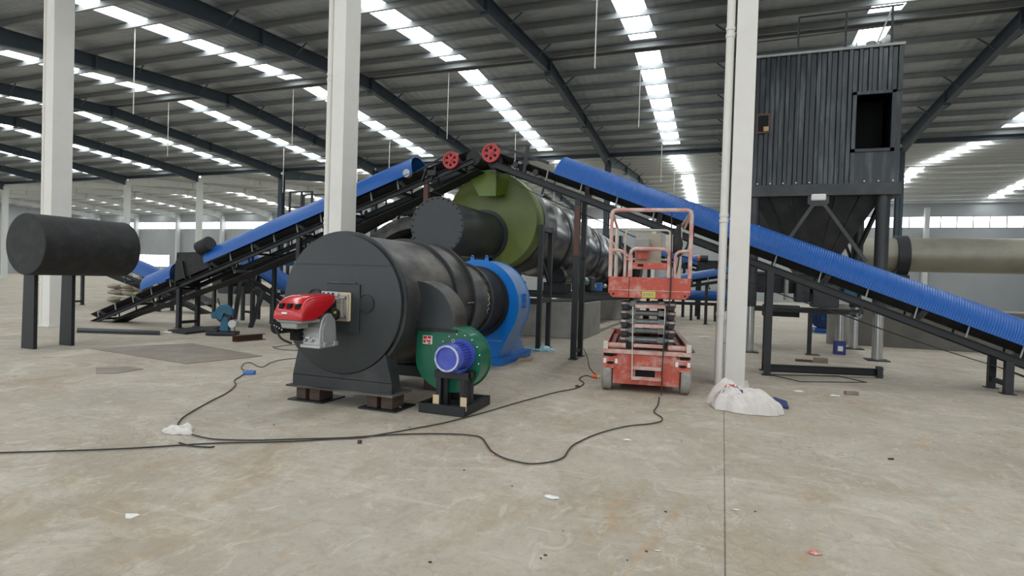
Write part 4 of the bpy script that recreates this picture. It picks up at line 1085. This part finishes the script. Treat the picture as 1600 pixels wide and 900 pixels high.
tag(MB().lathe((2.9, 17.0, 0), (0, 0, 1), [(0, 0), (.3, 0), (.3, 1.05), (0, 1.05)], 32).build('grey_drum_tank', K['conc'], loc=(2.9, 17, 0)), 'grey brown upright tank seen between the collector feet', 'tank')
b_ = thing('blue_blower', 'small blue blower on the floor far behind the dust collector', 'blower', (3.4, 21, 0))
MB().cyl((3.05, 20.6, .5), (3.05, 21.1, .5), .36, n=36).build('casing', K['coverd'], b_)
MB().box(2.8, 3.4, 20.5, 21.3, 0, .15).build('base', K['coverd'], b_, bevel=.02)
for i in range(6): MB().ring((3.05, 20.5, .5), (0, 1, 0), .05 + .05 * i, .07 + .05 * i, .1, 28).build('intake_grille', K['dark'], b_) if i % 2 else None
tag(MB().box(3.25, 9.5, 16.9, 17.2, 0, .98).build('concrete_upstand', K['dconc'], bevel=.01, loc=(6, 17, 0)), 'dark low concrete wall behind the right foot of the collector', 'wall')
dd = thing('cooler_drum', 'beige horizontal drum far behind the collector at the right edge', 'drum', (6.5, 20, 0))
MB().lathe((3.7, 20, 2.5), (1, 0, 0), [(0, 0), (.5, 0), (.5, 6), (0, 6)], 56).build('drum_shell', K['beigedrum'], dd)
MB().ring((4.75, 20, 2.45), (1, 0, 0), .48, .62, .3, 56).build('riding_tyre', K['dark'], dd)
MB().ring((8.5, 20, 2.45), (1, 0, 0), .48, .62, .3, 56).build('riding_tyre', K['dark'], dd)
for x in (4.7, 8.4): MB().box(x, x + .4, 19.7, 20.4, 0, 1.9).build('drum_support', K['dark'], dd)

# ------------------------------------------------------------------ black tank at the left edge
tk = thing('black_tank', 'black round-ended horizontal tank on a narrow stand, cut by the left edge of the photo', 'tank', (-10.8, 6.9, 0))
MB().lathe((-10.83, 7.7, 1.775), (0, 1, 0), [(0, -1.6), (.5, -1.6), (.512, -1.59), (.512, 0), (0, 0)], 64).build('shell', K['rubber'], tk)
MB().ring((-10.83, 7.68, 1.775), (0, 1, 0), .5, .516, .03, 56).build('end_ring', K['rubber'], tk)
for y in (6.3, 6.9):
    MB().prism([(-11.25, 0), (-11.2, 1.5), (-11.0, 1.35), (-10.93, 1.32), (-10.93, 0)], y, y + .06, 'y').build('saddle', K['dark'], tk)

# ------------------------------------------------------------------ large round housing behind the furnace
rh = thing('round_housing', 'large dark round open housing behind the furnace, left of the stub duct', 'housing', (-7.45, 13, 0))
HC = (-7.45, 13.0, .93)
MB().lathe(HC, (0, 1, 0), [(1.74, 0), (2.06, 0), (2.06, .8), (1.74, .8)], 72, close=True).build('outer_ring', K['dusty'], rh)
MB().cyl((HC[0], 13.6, HC[2]), (HC[0], 13.7, HC[2]), 1.76, n=64).build('inner_disc', K['void'], rh)
for o_ in (-.06, .03):
    MB().tube([(-9.6, 12.7, 2.18 + o_), (-7.72, 12.7, 3.12 + o_)], .028, 8).build('guard_rod', K['dark'], rh)
MB().bar((-7.72, 12.8, 2.95), (-7.72, 12.8, 3.22), .09, .09).build('rod_anchor', K['dark'], rh)
MB().bar((-7.72, 12.8, 3.16), (-7.38, 12.9, 2.95), .05, .05).build('anchor_brace', K['dark'], rh)
MB().bar((-7.95, 12.9, 2.9), (-7.75, 12.8, 3.15), .05, .05).build('anchor_brace', K['dark'], rh)

# ------------------------------------------------------------------ conveyors further back
c1 = conveyor('belt_conveyor', 'short blue covered conveyor dropping to the right behind the furnace', -12.75, 1.72, -9.3, 12.2, .26, [(-12.25, -9.5)], False,
              [(-9.9, 0, 12.0, 12.4, 'dark')], None, 1, .47, K['coverd'], R=.30)
for p, q in (((-12.03, 11.6, 0), (-12.2, 12.0, 1.3)), ((-11.22, 11.35, 0), (-11.4, 11.98, .98)), ((-12.3, 12.5, 0), (-12.3, 12.5, 1.3)), ((-11.6, 12.5, 0), (-11.6, 12.5, 1.0))):
    MB().bar(p, q, .09, .09).build('leg', K['dark'], c1)
MB().bar((-12.03, 11.9, .35), (-11.3, 11.7, .35), .05, .06).build('crossbar', K['dark'], c1)
MB().box(-13.1, -12.5, 11.9, 12.5, 1.0, 1.75).build('transfer_box', K['dark'], c1, bevel=.02)
MB().cyl((-11.3, 12.6, 1.72), (-11.3, 12.85, 1.72), .11, n=18).build('drive_motor', K['teal'], c1)
MB().cyl((-11.3, 12.55, 1.78), (-11.3, 12.6, 1.78), .08, n=18).build('orange_end', K['orange'], c1)
c2 = conveyor('belt_conveyor', 'dark blue covered conveyor coming down behind the left conveyor foot', -25.0, 2.95, -15.6, 14.0, .3, [(-24.5, -17.2)], False,
              [(-22.0, 0, 13.75, 14.25, 'dark'), (-17.5, 0, 13.75, 14.25, 'dark')], None, 1, .29, K['coverd'], R=.34)
lt = thing('transfer_hopper', 'dark transfer hopper on four legs under the middle of the left conveyor', 'hopper', (-13.2, 13.2, 0))
MB().prism([(-14.2, 1.5), (-12.9, 1.5), (-13.3, .75), (-13.9, .75)], 12.8, 13.5, 'y').build('hopper_body', K['dark'], lt)
for x in (-14.1, -13.0):
    for y in (12.85, 13.45): MB().bar((x, y, 0), (x, y, 1.5), .08, .08).build('leg', K['dark'], lt)
# conveyors seen through and right of the scissor lift
c3 = conveyor('belt_conveyor', 'blue covered conveyor rising to the right behind the scissor lift', .5, 1.72, -3.3, 22.0, .25, [(.3, -3.1)], False,
              [(-.55, 0, 21.8, 22.2, 'dark'), (-2.2, 0, 21.8, 22.2, 'dark')], None, -1, .185, K['coverd'], R=.27)
c4 = conveyor('belt_conveyor', 'blue covered conveyor sloping down to the right, highest behind the lift platform', -3.5, 2.69, -.75, 26.0, .25, [(-3.4, -.95)], False,
              [(-3.1, 0, 25.8, 26.2, 'dark'), (-1.6, 0, 25.8, 26.2, 'dark')], None, 1, .25, K['coverd'], R=.27)
t = thing('level_conveyor', 'level blue covered conveyor low behind the right side of the scissor lift', 'conveyor', (-1.5, 24, 0))
MB().cyl((-2.6, 24, .98), (.6, 24, 1.0), .2, n=24).build('belt_cover', K['coverd'], t)
MB().bar((-2.7, 23.8, .66), (.7, 23.8, .68), .06, .12).build('side_beam', K['dark'], t)
for x in (-2.2, -1.15, -.6, -.25): MB().bar((x, 23.8, 0), (x, 23.8, .7), .1, .1).build('leg', K['dark'], t)
t = thing('transfer_chute', 'dark square transfer chute with a small orange motor, left of the white downpipe', 'chute', (-.6, 25, 0))
MB().box(-1.0, .1, 24.6, 25.4, 2.0, 2.42).build('chute_box', K['dark'], t)
MB().cyl((-.9, 24.5, 2.5), (-.6, 24.5, 2.5), .12, n=18).build('motor', K['black'], t)
MB().cyl((-1.0, 24.5, 2.5), (-.9, 24.5, 2.5), .11, n=18).build('motor_cowl', K['orange'], t)
for x in (-.9, 0.0): MB().bar((x, 24.7, 0), (x, 24.7, 2.0), .13, .13).build('leg', K['dark'], t)
t = thing('riser_cover', 'short blue cover rising to the dark transfer chute', 'cover', (-1.5, 27, 0))
MB().cyl((-2.2, 27, 2.25), (-1.0, 27, 2.55), .24, n=24).build('belt_cover', K['coverd'], t)
MB().bar((-2.1, 27, 0), (-2.1, 27, 2.05), .1, .1).build('post', K['dark'], t)
MB().bar((-1.1, 27, 0), (-1.1, 27, 2.35), .1, .1).build('post', K['dark'], t)
t = thing('drum_outlet_hood', 'dark curved hood at the far end of the rotary drum', 'hood', (-4.6, 26, 0))
MB().lathe((-4.6, 25.35, 2.02), (0, 1, 0), [(0, .9), (1.2, .9), (1.2, 0), (.97, 0)], 48).build('hood', K['dark'], t)
MB().box(-5.6, -3.6, 25.5, 26.2, 0, 1.1).build('hood_base', K['dark'], t)
MB().box(-4.9, -4.3, 25.6, 26.0, 3.1, 3.5).build('hood_vent', K['dark'], t)

# railed landing behind the left conveyor
t = thing('railed_landing', 'small black railed landing rising behind the left blue cover beside the dark column', 'platform', (-12.0, 14.2, 0))
MB().box(-12.5, -11.5, 13.9, 14.7, 3.05, 3.12).build('deck', K['dark'], t)
for x, y in ((-12.42, 14.0), (-11.98, 14.0), (-11.6, 14.0), (-12.42, 14.6), (-11.6, 14.6)):
    MB().bar((x, y, 3.1), (x, y, 3.86), .05, .05).build('rail_post', K['dark'], t)
for z in (3.4, 3.86):
    MB().bar((-12.44, 14.0, z), (-11.58, 14.0, z), .04, .04).build('rail', K['dark'], t)
    MB().bar((-12.44, 14.6, z), (-11.58, 14.6, z), .04, .04).build('rail', K['dark'], t)
for x in (-12.4, -11.6):
    for y in (13.95, 14.65): MB().bar((x, y, 0), (x, y, 3.06), .07, .07).build('leg', K['dark'], t)

# low wall, sacks and pallets in the left distance
tag(MB().box(-22.0, -14.5, 18.6, 19.2, 0, .75).build('concrete_kerb_wall', K['conc'], bevel=.02, loc=(-18, 19, 0)), 'low grey concrete wall beyond the left conveyor legs', 'wall')
def sack(c, s_, lab, grp=None, rz=0.0, m='beige', seed=0):
    rnd = random.Random(seed); b = MB(); b.ball((0, 0, s_[2]), 1, s_, 20)
    for v in b.bm.verts:
        n = (sin(v.co.x * 9 + seed) + sin(v.co.y * 11 + 2 * seed) + sin(v.co.z * 13)) * .02
        v.co += Vector((n, n * .6, n)) ; v.co.z = max(v.co.z, 0.0)
    o = b.build('filled_sack', K[m]); o.location = c; o.rotation_euler.z = rz; tag(o, lab, 'sack', grp); return o
k = 0
for lv in range(4):
    for i in range(6 - lv):
        sack((-29.9 + i * .80 + lv * .40, 22 + .1 * (i % 2), lv * .37), (.38, .5, .17), 'beige filled sack in the heap at the far left behind the conveyor foot', 'sacks heaped at far left', .1 * i, seed=k); k += 1
k = 0
for lv in range(3):
    for i in range(3):
        sack((-22.9 + i * .74, 16.2, lv * .27), (.33, .4, .12), 'pale filled sack in the stack nearest the left conveyor foot', 'sacks stacked at left', 0, seed=k + 30); k += 1

# hanging conduits below the skylights
cd = MB().cyl((0, 0, 0), (0, 0, 2.95), .016, n=8).build('hanging_conduit', K['white'])
first = True
for X in (-3.15, -11.1, -19.2, -27.2):
    for Y in (14.0, 21.7, 30.0, 38.0):
        o = cd if first else cd.copy()
        if not first: COL.objects.link(o)
        first = False
        o.location = (X, Y, rz_(Y) - 2.95)
        tag(o, {-3.15: 'thin white conduit hanging from the roof beside the skylight right of centre', -11.1: 'thin white conduit hanging from the roof between the columns at centre left'}.get(X, 'thin white conduit hanging from the roof at far left'), 'conduit',
            {-3.15: 'conduits right of centre', -11.1: 'conduits centre left'}.get(X, 'conduits far left'))

# ------------------------------------------------------------------ things on the floor near the camera
def g(px, py, z=.012): v = at(px, py, Z=0); return (v.x, v.y, z)
def cable(name, pts, lab, r=.008, extra=(), smooth=6):
    o = MB().tube([g(*p) for p in pts] + list(extra), r, 8, smooth=smooth).build(name, K['cable']); return tag(o, lab, 'cable')
cable('power_cable', [(-80, 712), (60, 708), (200, 703), (330, 695), (450, 692), (520, 688), (560, 686), (600, 680), (650, 671), (700, 661), (760, 645), (800, 633), (840, 622), (870, 614), (900, 608), (912, 600), (905, 593), (915, 588), (926, 591)],
      'black power cable running from the left edge past the green blower to the orange plug', .0065)
cable('power_cable', [(300, 681), (320, 686), (345, 689), (400, 690), (470, 688), (540, 686), (600, 682), (650, 680), (700, 680), (735, 682), (752, 686), (760, 696), (768, 707), (785, 717), (805, 723), (830, 727), (860, 724), (880, 717), (888, 706), (898, 696), (930, 681), (960, 672), (985, 667), (1015, 664), (1032, 660), (1034, 654), (1022, 645), (1028, 634), (1030, 622)],
      'black cable looping over the floor from the white rag to the scissor lift', .0065)
cable('power_cable', [(276, 668), (284, 656), (300, 645), (330, 628), (355, 615), (368, 603), (366, 596), (375, 590), (381, 586)], 'black cable from the white rag up to the blue socket block', .007)
cable('power_cable', [(384, 582), (377, 576), (382, 569), (392, 568), (404, 574), (412, 574), (425, 567), (450, 562), (500, 559)], 'thin cable from the blue socket block to under the black furnace', .006)
cable('power_cable', [(480, 540), (450, 540), (432, 543), (426, 543), (440, 547), (480, 549)], 'thin cable loop on the floor left of the red burner', .006)
cable('power_cable', [(912, 545), (918, 560), (921, 575), (931, 587)], 'thin upright cable beside the left wheel of the scissor lift', .006)
cable('power_cable', [(280, 694), (300, 699), (325, 701), (335, 700)], 'short frayed cable end below the white rag', .007)
v = at(390, 585); t = thing('socket_block', 'small blue extension socket block on the floor left of the furnace', 'socket', (v.x, v.y, 0), rz=radians(25), local=True)
MB().box(-.075, .075, -.045, .045, .0, .055).build('housing', K['bluesock'], t, bevel=.012)
MB().box(-.079, -.06, -.03, .03, .01, .045).build('end_cap', K['dark'], t)
for x in (-.03, .02): MB().cyl((x, 0, .052), (x, 0, .058), .018, n=14).build('outlet', K['dark'], t)
v = at(929, 591); t = thing('plug_coupler', 'orange cable plug lying by the left wheel of the scissor lift', 'plug', (v.x, v.y, 0), local=True)
MB().cyl((-.045, 0, .028), (.05, 0, .028), .026, n=16).build('body', K['orange'], t, bevel=.004)
MB().cyl((.05, 0, .028), (.075, 0, .028), .02, n=14).build('end_cap', K['whitep'], t)

def crumple(name, m, c, sx, sy, sz, lab, cat, seed=1, n=40, kind=0):
    """a crumpled cloth heap with real folds and thickness"""
    b = MB(); rows = []
    rnd = random.Random(seed); ph = [rnd.uniform(0, 6) for _ in range(8)]
    for j in range(n // 2 + 1):
        th = pi / 2 * j / (n // 2); row = []
        for i in range(n):
            a = 2 * pi * i / n
            f = 1 + .10 * sin(3 * a + ph[0]) + .07 * sin(5 * a + ph[1] + th * 3) + .05 * sin(9 * a + ph[2] - th * 5) + .03 * sin(17 * a + ph[3] + th * 9)
            x = sx * cos(a) * sin(th) ** .8 * f if th > 0 else 0; y = sy * sin(a) * sin(th) ** .8 * f if th > 0 else 0
            z = sz * cos(th) ** .8 * (1 + .18 * sin(2.3 * x / sx * 2 + ph[4]) + .12 * sin(5 * y / sy + ph[5]) + .06 * sin(11 * x / sx + 7 * y / sy + ph[6]))
            row.append(b.bm.verts.new((x, y, max(.004, z))))
        rows.append(row)
    for A, B in zip(rows[:-1], rows[1:]):
        for i in range(n): b.bm.faces.new((A[i], A[(i + 1) % n], B[(i + 1) % n], B[i]))
    bmesh.ops.remove_doubles(b.bm, verts=b.bm.verts, dist=1e-4)
    o = b.build(name, K[m], ang=45); o.location = c; tag(o, lab, cat)
    return o
tag(MB().prism([g(1188, 630)[:2], g(1204, 644)[:2], g(1215, 637)[:2], g(1232, 640)[:2], g(1229, 630)[:2], g(1210, 624)[:2]], .004, .03, 'z').build('blue_tarp', K['tarp'], loc=(.6, 7.2, 0)), 'folded dark blue cloth sticking out right of the white sack', 'cloth')
# empty woven sack slumped at the column foot
b = MB(); n = 64; rows = []
SKX, SKY = .26, 7.22
def sack_z(u, v):
    hump = .30 * math.exp(-((u - .05) ** 2 / .10 + (v) ** 2 / .5)) + .30 * math.exp(-((u + .50) ** 2 / .07 + (v - .35) ** 2 / .5))
    return hump
rnd = random.Random(4)
for j in range(n + 1):
    row = []
    for i in range(n + 1):
        u = -1 + 2 * i / n; v_ = -1 + 2 * j / n
        ru, rv = u * sqrt(1 - v_ * v_ / 2), v_ * sqrt(1 - u * u / 2); rr = sqrt(ru * ru + rv * rv); a = atan2(rv, ru)
        edge = 1 + .07 * sin(3 * a + 1) + .04 * sin(7 * a) + .02 * sin(13 * a)
        x = ru * edge * .40; y = rv * edge * .27 - .11 * ru
        base_ = max(0, 1 - rr ** 4)
        fold = .5 + .5 * sin(7 * ru + 3.2 * rv + 2 * sin(3 * rv)); f2 = abs(sin(4 * ru - 6 * rv + 1.3)); f3 = abs(sin(11 * rv + 3 * ru))
        z = base_ ** .55 * (.13 + .15 * math.exp(-((ru + .55) ** 2 + (rv - .3) ** 2 * .6) / .16) + .05 * math.exp(-((ru - .35) ** 2) / .1) + .04 * f2 + .03 * f3 + .02 * abs(sin(9 * ru + 13 * rv + 3 * sin(4 * ru))))
        row.append(b.bm.verts.new((SKX + x, SKY + y, max(.005, z))))
    rows.append(row)
for A, B in zip(rows[:-1], rows[1:]):
    for i in range(n): b.bm.faces.new((A[i], A[i + 1], B[i + 1], B[i]))
b.face([(SKX - .3, SKY - .2, .004), (SKX + .3, SKY - .2, .004), (SKX + .3, SKY + .2, .004), (SKX - .3, SKY + .2, .004)])
sk = b.build('woven_sack', K['sack'], ang=60, loc=(SKX, SKY, 0)); tag(sk, 'empty white woven sack slumped at the foot of the right white column', 'sack')
def stripe(m, u0, v0, u1, v1, wd, nm):
    b = MB(); N_ = 14
    R_ = []
    for i in range(N_ + 1):
        t_ = i / N_; x = SKX + u0 + (u1 - u0) * t_; y = SKY + v0 + (v1 - v0) * t_
        zz = []
        for s_ in (-1, 1):
            yy = y + s_ * wd
            hit = None
            h_ = BV.ray_cast(Vector((x, yy, 2)), Vector((0, 0, -1)))[0]
            zz.append((x, yy, (h_.z if h_ else 0) + .004))
        R_.append([b.bm.verts.new(q) for q in zz])
    for A, B in zip(R_[:-1], R_[1:]): b.bm.faces.new((A[0], A[1], B[1], B[0]))
    b.build(nm, K[m], sk)
from mathutils.bvhtree import BVHTree
BV = BVHTree.FromPolygons([Vector((v.co.x + SKX, v.co.y + SKY, v.co.z)) for v in sk.data.vertices], [list(p.vertices) for p in sk.data.polygons])
stripe('redm', -.36, -.02, -.05, .08, .006, 'red_stripe'); stripe('redm', -.36, -.05, -.05, .05, .005, 'red_stripe')
stripe('bluem', -.1, .02, .0, -.06, .010, 'blue_print'); stripe('bluem', -.33, -.09, -.2, -.04, .004, 'blue_stripe')
crumple('white_rag', 'sack', g(277, 676, 0), .15, .075, .05, 'crumpled white rag on the floor at the lower left, cables meeting at it', 'rag', 3)
crumple('white_rag', 'sack', g(291, 672, .0), .07, .05, .055, 'small white cloth wad at the right end of the crumpled rag', 'rag', 8)

def flat(name, pts, z0, z1, m, lab, cat):
    q = [g(*p)[:2] for p in pts]; c = (sum(a[0] for a in q) / len(q), sum(a[1] for a in q) / len(q), 0)
    return tag(MB().prism(q, z0, z1, 'z').build(name, K[m], loc=c), lab, cat)
flat('floor_plate', [(140, 545), (300, 537), (410, 557), (290, 569)], .001, .010, 'plate', 'large dusty steel plate lying on the floor at the left', 'plate')
flat('floor_plate', [(150, 575), (200, 573), (224, 577), (180, 584), (150, 584)], .001, .008, 'plate', 'corner of a second steel plate at the left edge, nearer than the large one', 'plate')
t = None
pts = [g(1203, 586, .006), g(1310, 588, .006), g(1354, 598, .006), g(1252, 597, .006)]
b = MB()
for i in range(4): b.bar(pts[i], pts[(i + 1) % 4], .02, .008)
tag(b.build('flat_bar_outline', K['dark'], loc=(1.5, 10.2, 0)), 'thin dark rectangular outline of flat bar on the floor in front of the floor rail', 'bar')
# abrasive cut-off saw
v = at(350, 524); t = thing('cutoff_saw', 'small teal cut-off saw with a grey motor standing on the floor at left', 'saw', (v.x, v.y, 0), local=True, rz=radians(28))
MB().box(-.30, .28, -.16, .16, .02, .09).build('base', K['dark'], t, bevel=.01)
MB().box(-.34, -.1, -.14, .12, .0, .13).build('vice', K['dark'], t, bevel=.02)
MB().prism([(-.08, .09), (.12, .09), (.08, .42), (-.04, .42)], -.07, .07, 'y').build('pedestal', K['teal'], t, bevel=.015)
MB().lathe((.02, -.1, .50), (0, 1, 0), [(0, 0), (.17, 0), (.19, .02), (.19, .09), (0, .09)], 32, a0=-.3, a1=pi + 1.2).build('blade_guard', K['teal'], t)
MB().cyl((.0, -.06, .44), (.0, -.05, .44), .16, n=32).build('blade', K['dark'], t)
MB().cyl((-.2, -.03, .44), (-.2, .12, .44), .075, n=20).build('belt_cover', K['teal'], t, bevel=.01)
MB().cyl((.18, -.06, .26), (.18, .14, .26), .09, n=24).build('motor', K['alu'], t, bevel=.008)
MB().tube([(-.02, 0, .55), (-.10, -.02, .68), (-.14, -.02, .82)], .014, 8).build('handle', K['dark'], t)
MB().tube([(.18, .1, .18), (.2, .1, .1), (.3, .05, .02)], .008, 6, smooth=3).build('lead', K['cable'], t)
a, b_ = at(363, 534), at(410, 530)
t = tag(MB().chan((a.x, a.y, .065), (b_.x, b_.y, .065), .11, .12, .01).build('steel_channel_offcut', K['rust'], loc=tuple(a)), 'dark steel channel offcut lying right of the cut-off saw', 'channel')
flat('rubber_mat', [(262, 519), (300, 514), (345, 512), (332, 518), (290, 523)], 0.001, .05, 'rubber', 'dark flat sheet on the floor left of the cut-off saw', 'sheet')
flat('long_rail', [(120, 516), (250, 521), (250, 524), (120, 520)], 0.001, .06, 'dark', 'long dark rail lying on the floor at the left edge behind the plate', 'rail')
crumple('paper_scrap', 'sack', g(262, 521, 0), .11, .07, .05, 'pale crumpled scrap at the left conveyor front leg', 'scrap', 5)
# blue film, plank, bricks, debris
crumple('plastic_film', 'film', g(846, 548, 0), .26, .14, .09, 'pale blue crumpled plastic film by the foot of the black stand', 'film', 12)
flat('wood_plank', [(806, 567), (829, 565), (832, 561), (812, 562)], .0, .03, 'lwood', 'small light wood plank in front of the blue fan base', 'plank')
flat('dark_sheet', [(1071, 545), (1082, 546), (1086, 551), (1073, 552)], .0, .02, 'tarp', 'small dark sheet on the floor right of the scissor lift', 'sheet')
def block(px, py, sx, sy, sz, m, nm, lab, cat, rz=0.0):
    o = MB().box(-sx / 2, sx / 2, -sy / 2, sy / 2, 0, sz).build(nm, K[m], bevel=.004); o.location = g(px, py, 0); o.rotation_euler.z = rz; return tag(o, lab, cat)
block(1330, 617, .16, .08, .05, 'brick', 'brick', 'single grey brown brick alone on the floor at right', 'brick', .2)
block(1282, 567, .24, .1, .10, 'brick', 'brick', 'taller brick behind the long floor rail', 'brick')
block(1256, 565, .30, .1, .04, 'rust', 'brick', 'flat red brown brick left of the taller one behind the floor rail', 'brick')
block(562, 693, .03, .03, .03, 'wood', 'stone_chip', 'small dark stone just below the cables, centre left', 'stone')
block(1392, 718, .05, .02, .012, 'dark', 'bolt_scrap', 'small dark scrap at the right edge of the floor', 'scrap', .5)
block(902, 605, .05, .03, .03, 'rust', 'brick_chip', 'small red brown chip left of the orange plug', 'chip')
crumple('red_wrapper', 'wrap', g(1272, 865, 0), .035, .022, .014, 'small red wrapper on the floor at the lower right', 'wrapper', 21, 24)
crumple('red_scrap', 'wrap', g(770, 711, 0), .02, .012, .01, 'tiny red scrap under the cable loop in the middle', 'scrap', 22, 16)
flat('paper_note', [(196, 803), (214, 803), (219, 805), (204, 811), (196, 810)], .001, .003, 'whitep', 'white paper scrap on the floor at the left edge', 'paper')
for i, (px, py, s_, m, lab) in enumerate(((1248, 612, .05, 'whitep', 'pale paper scrap right of the white sack, nearer the floor rail'), (1304, 619, .05, 'whitep', 'pale paper scrap left of the single brick'),
                                          (1150, 797, .018, 'whitep', 'tiny white chip near the floor joint'), (862, 778, .04, 'whitep', 'thin white flake at the middle of the floor'),
                                          (980, 688, .03, 'whitep', 'white flake right of the cable loop'), (1100, 528, .12, 'sack', 'pale debris far behind the scissor lift near the downpipe'),
                                          (1027, 861, .012, 'whitep', 'tiny white chip at the bottom right of centre'), (560, 613, .05, 'rust', 'rusty scrap on the floor under the furnace'),
                                          (622, 638, .05, 'sack', 'white crumb in front of the right wooden blocks'))):
    crumple('floor_scrap', m, g(px, py, 0), s_ * 1.3, s_ * .6, s_ * .35, lab, 'scrap', 40 + i, 16)
for i, (px, py) in enumerate(((672, 879), (845, 873), (852, 868), (880, 830), (980, 876), (1010, 862), (1040, 800), (1065, 690), (505, 655), (520, 640), (640, 668), (390, 620), (388, 636), (306, 590), (275, 655), (428, 664), (1180, 800), (1220, 690), (1265, 700), (725, 735), (800, 760), (1300, 730), (1330, 660), (1190, 560), (1216, 572))):
    rnd = random.Random(i)
    block(px, py, rnd.uniform(.008, .02), rnd.uniform(.006, .014), .006, rnd.choice(['wood', 'brick', 'brick', 'dark']), 'grit', 'tiny dark crumb scattered on the concrete floor', 'grit', rnd.uniform(0, 3))
    bpy.context.scene.objects[-1]['group'] = 'crumbs on the floor'
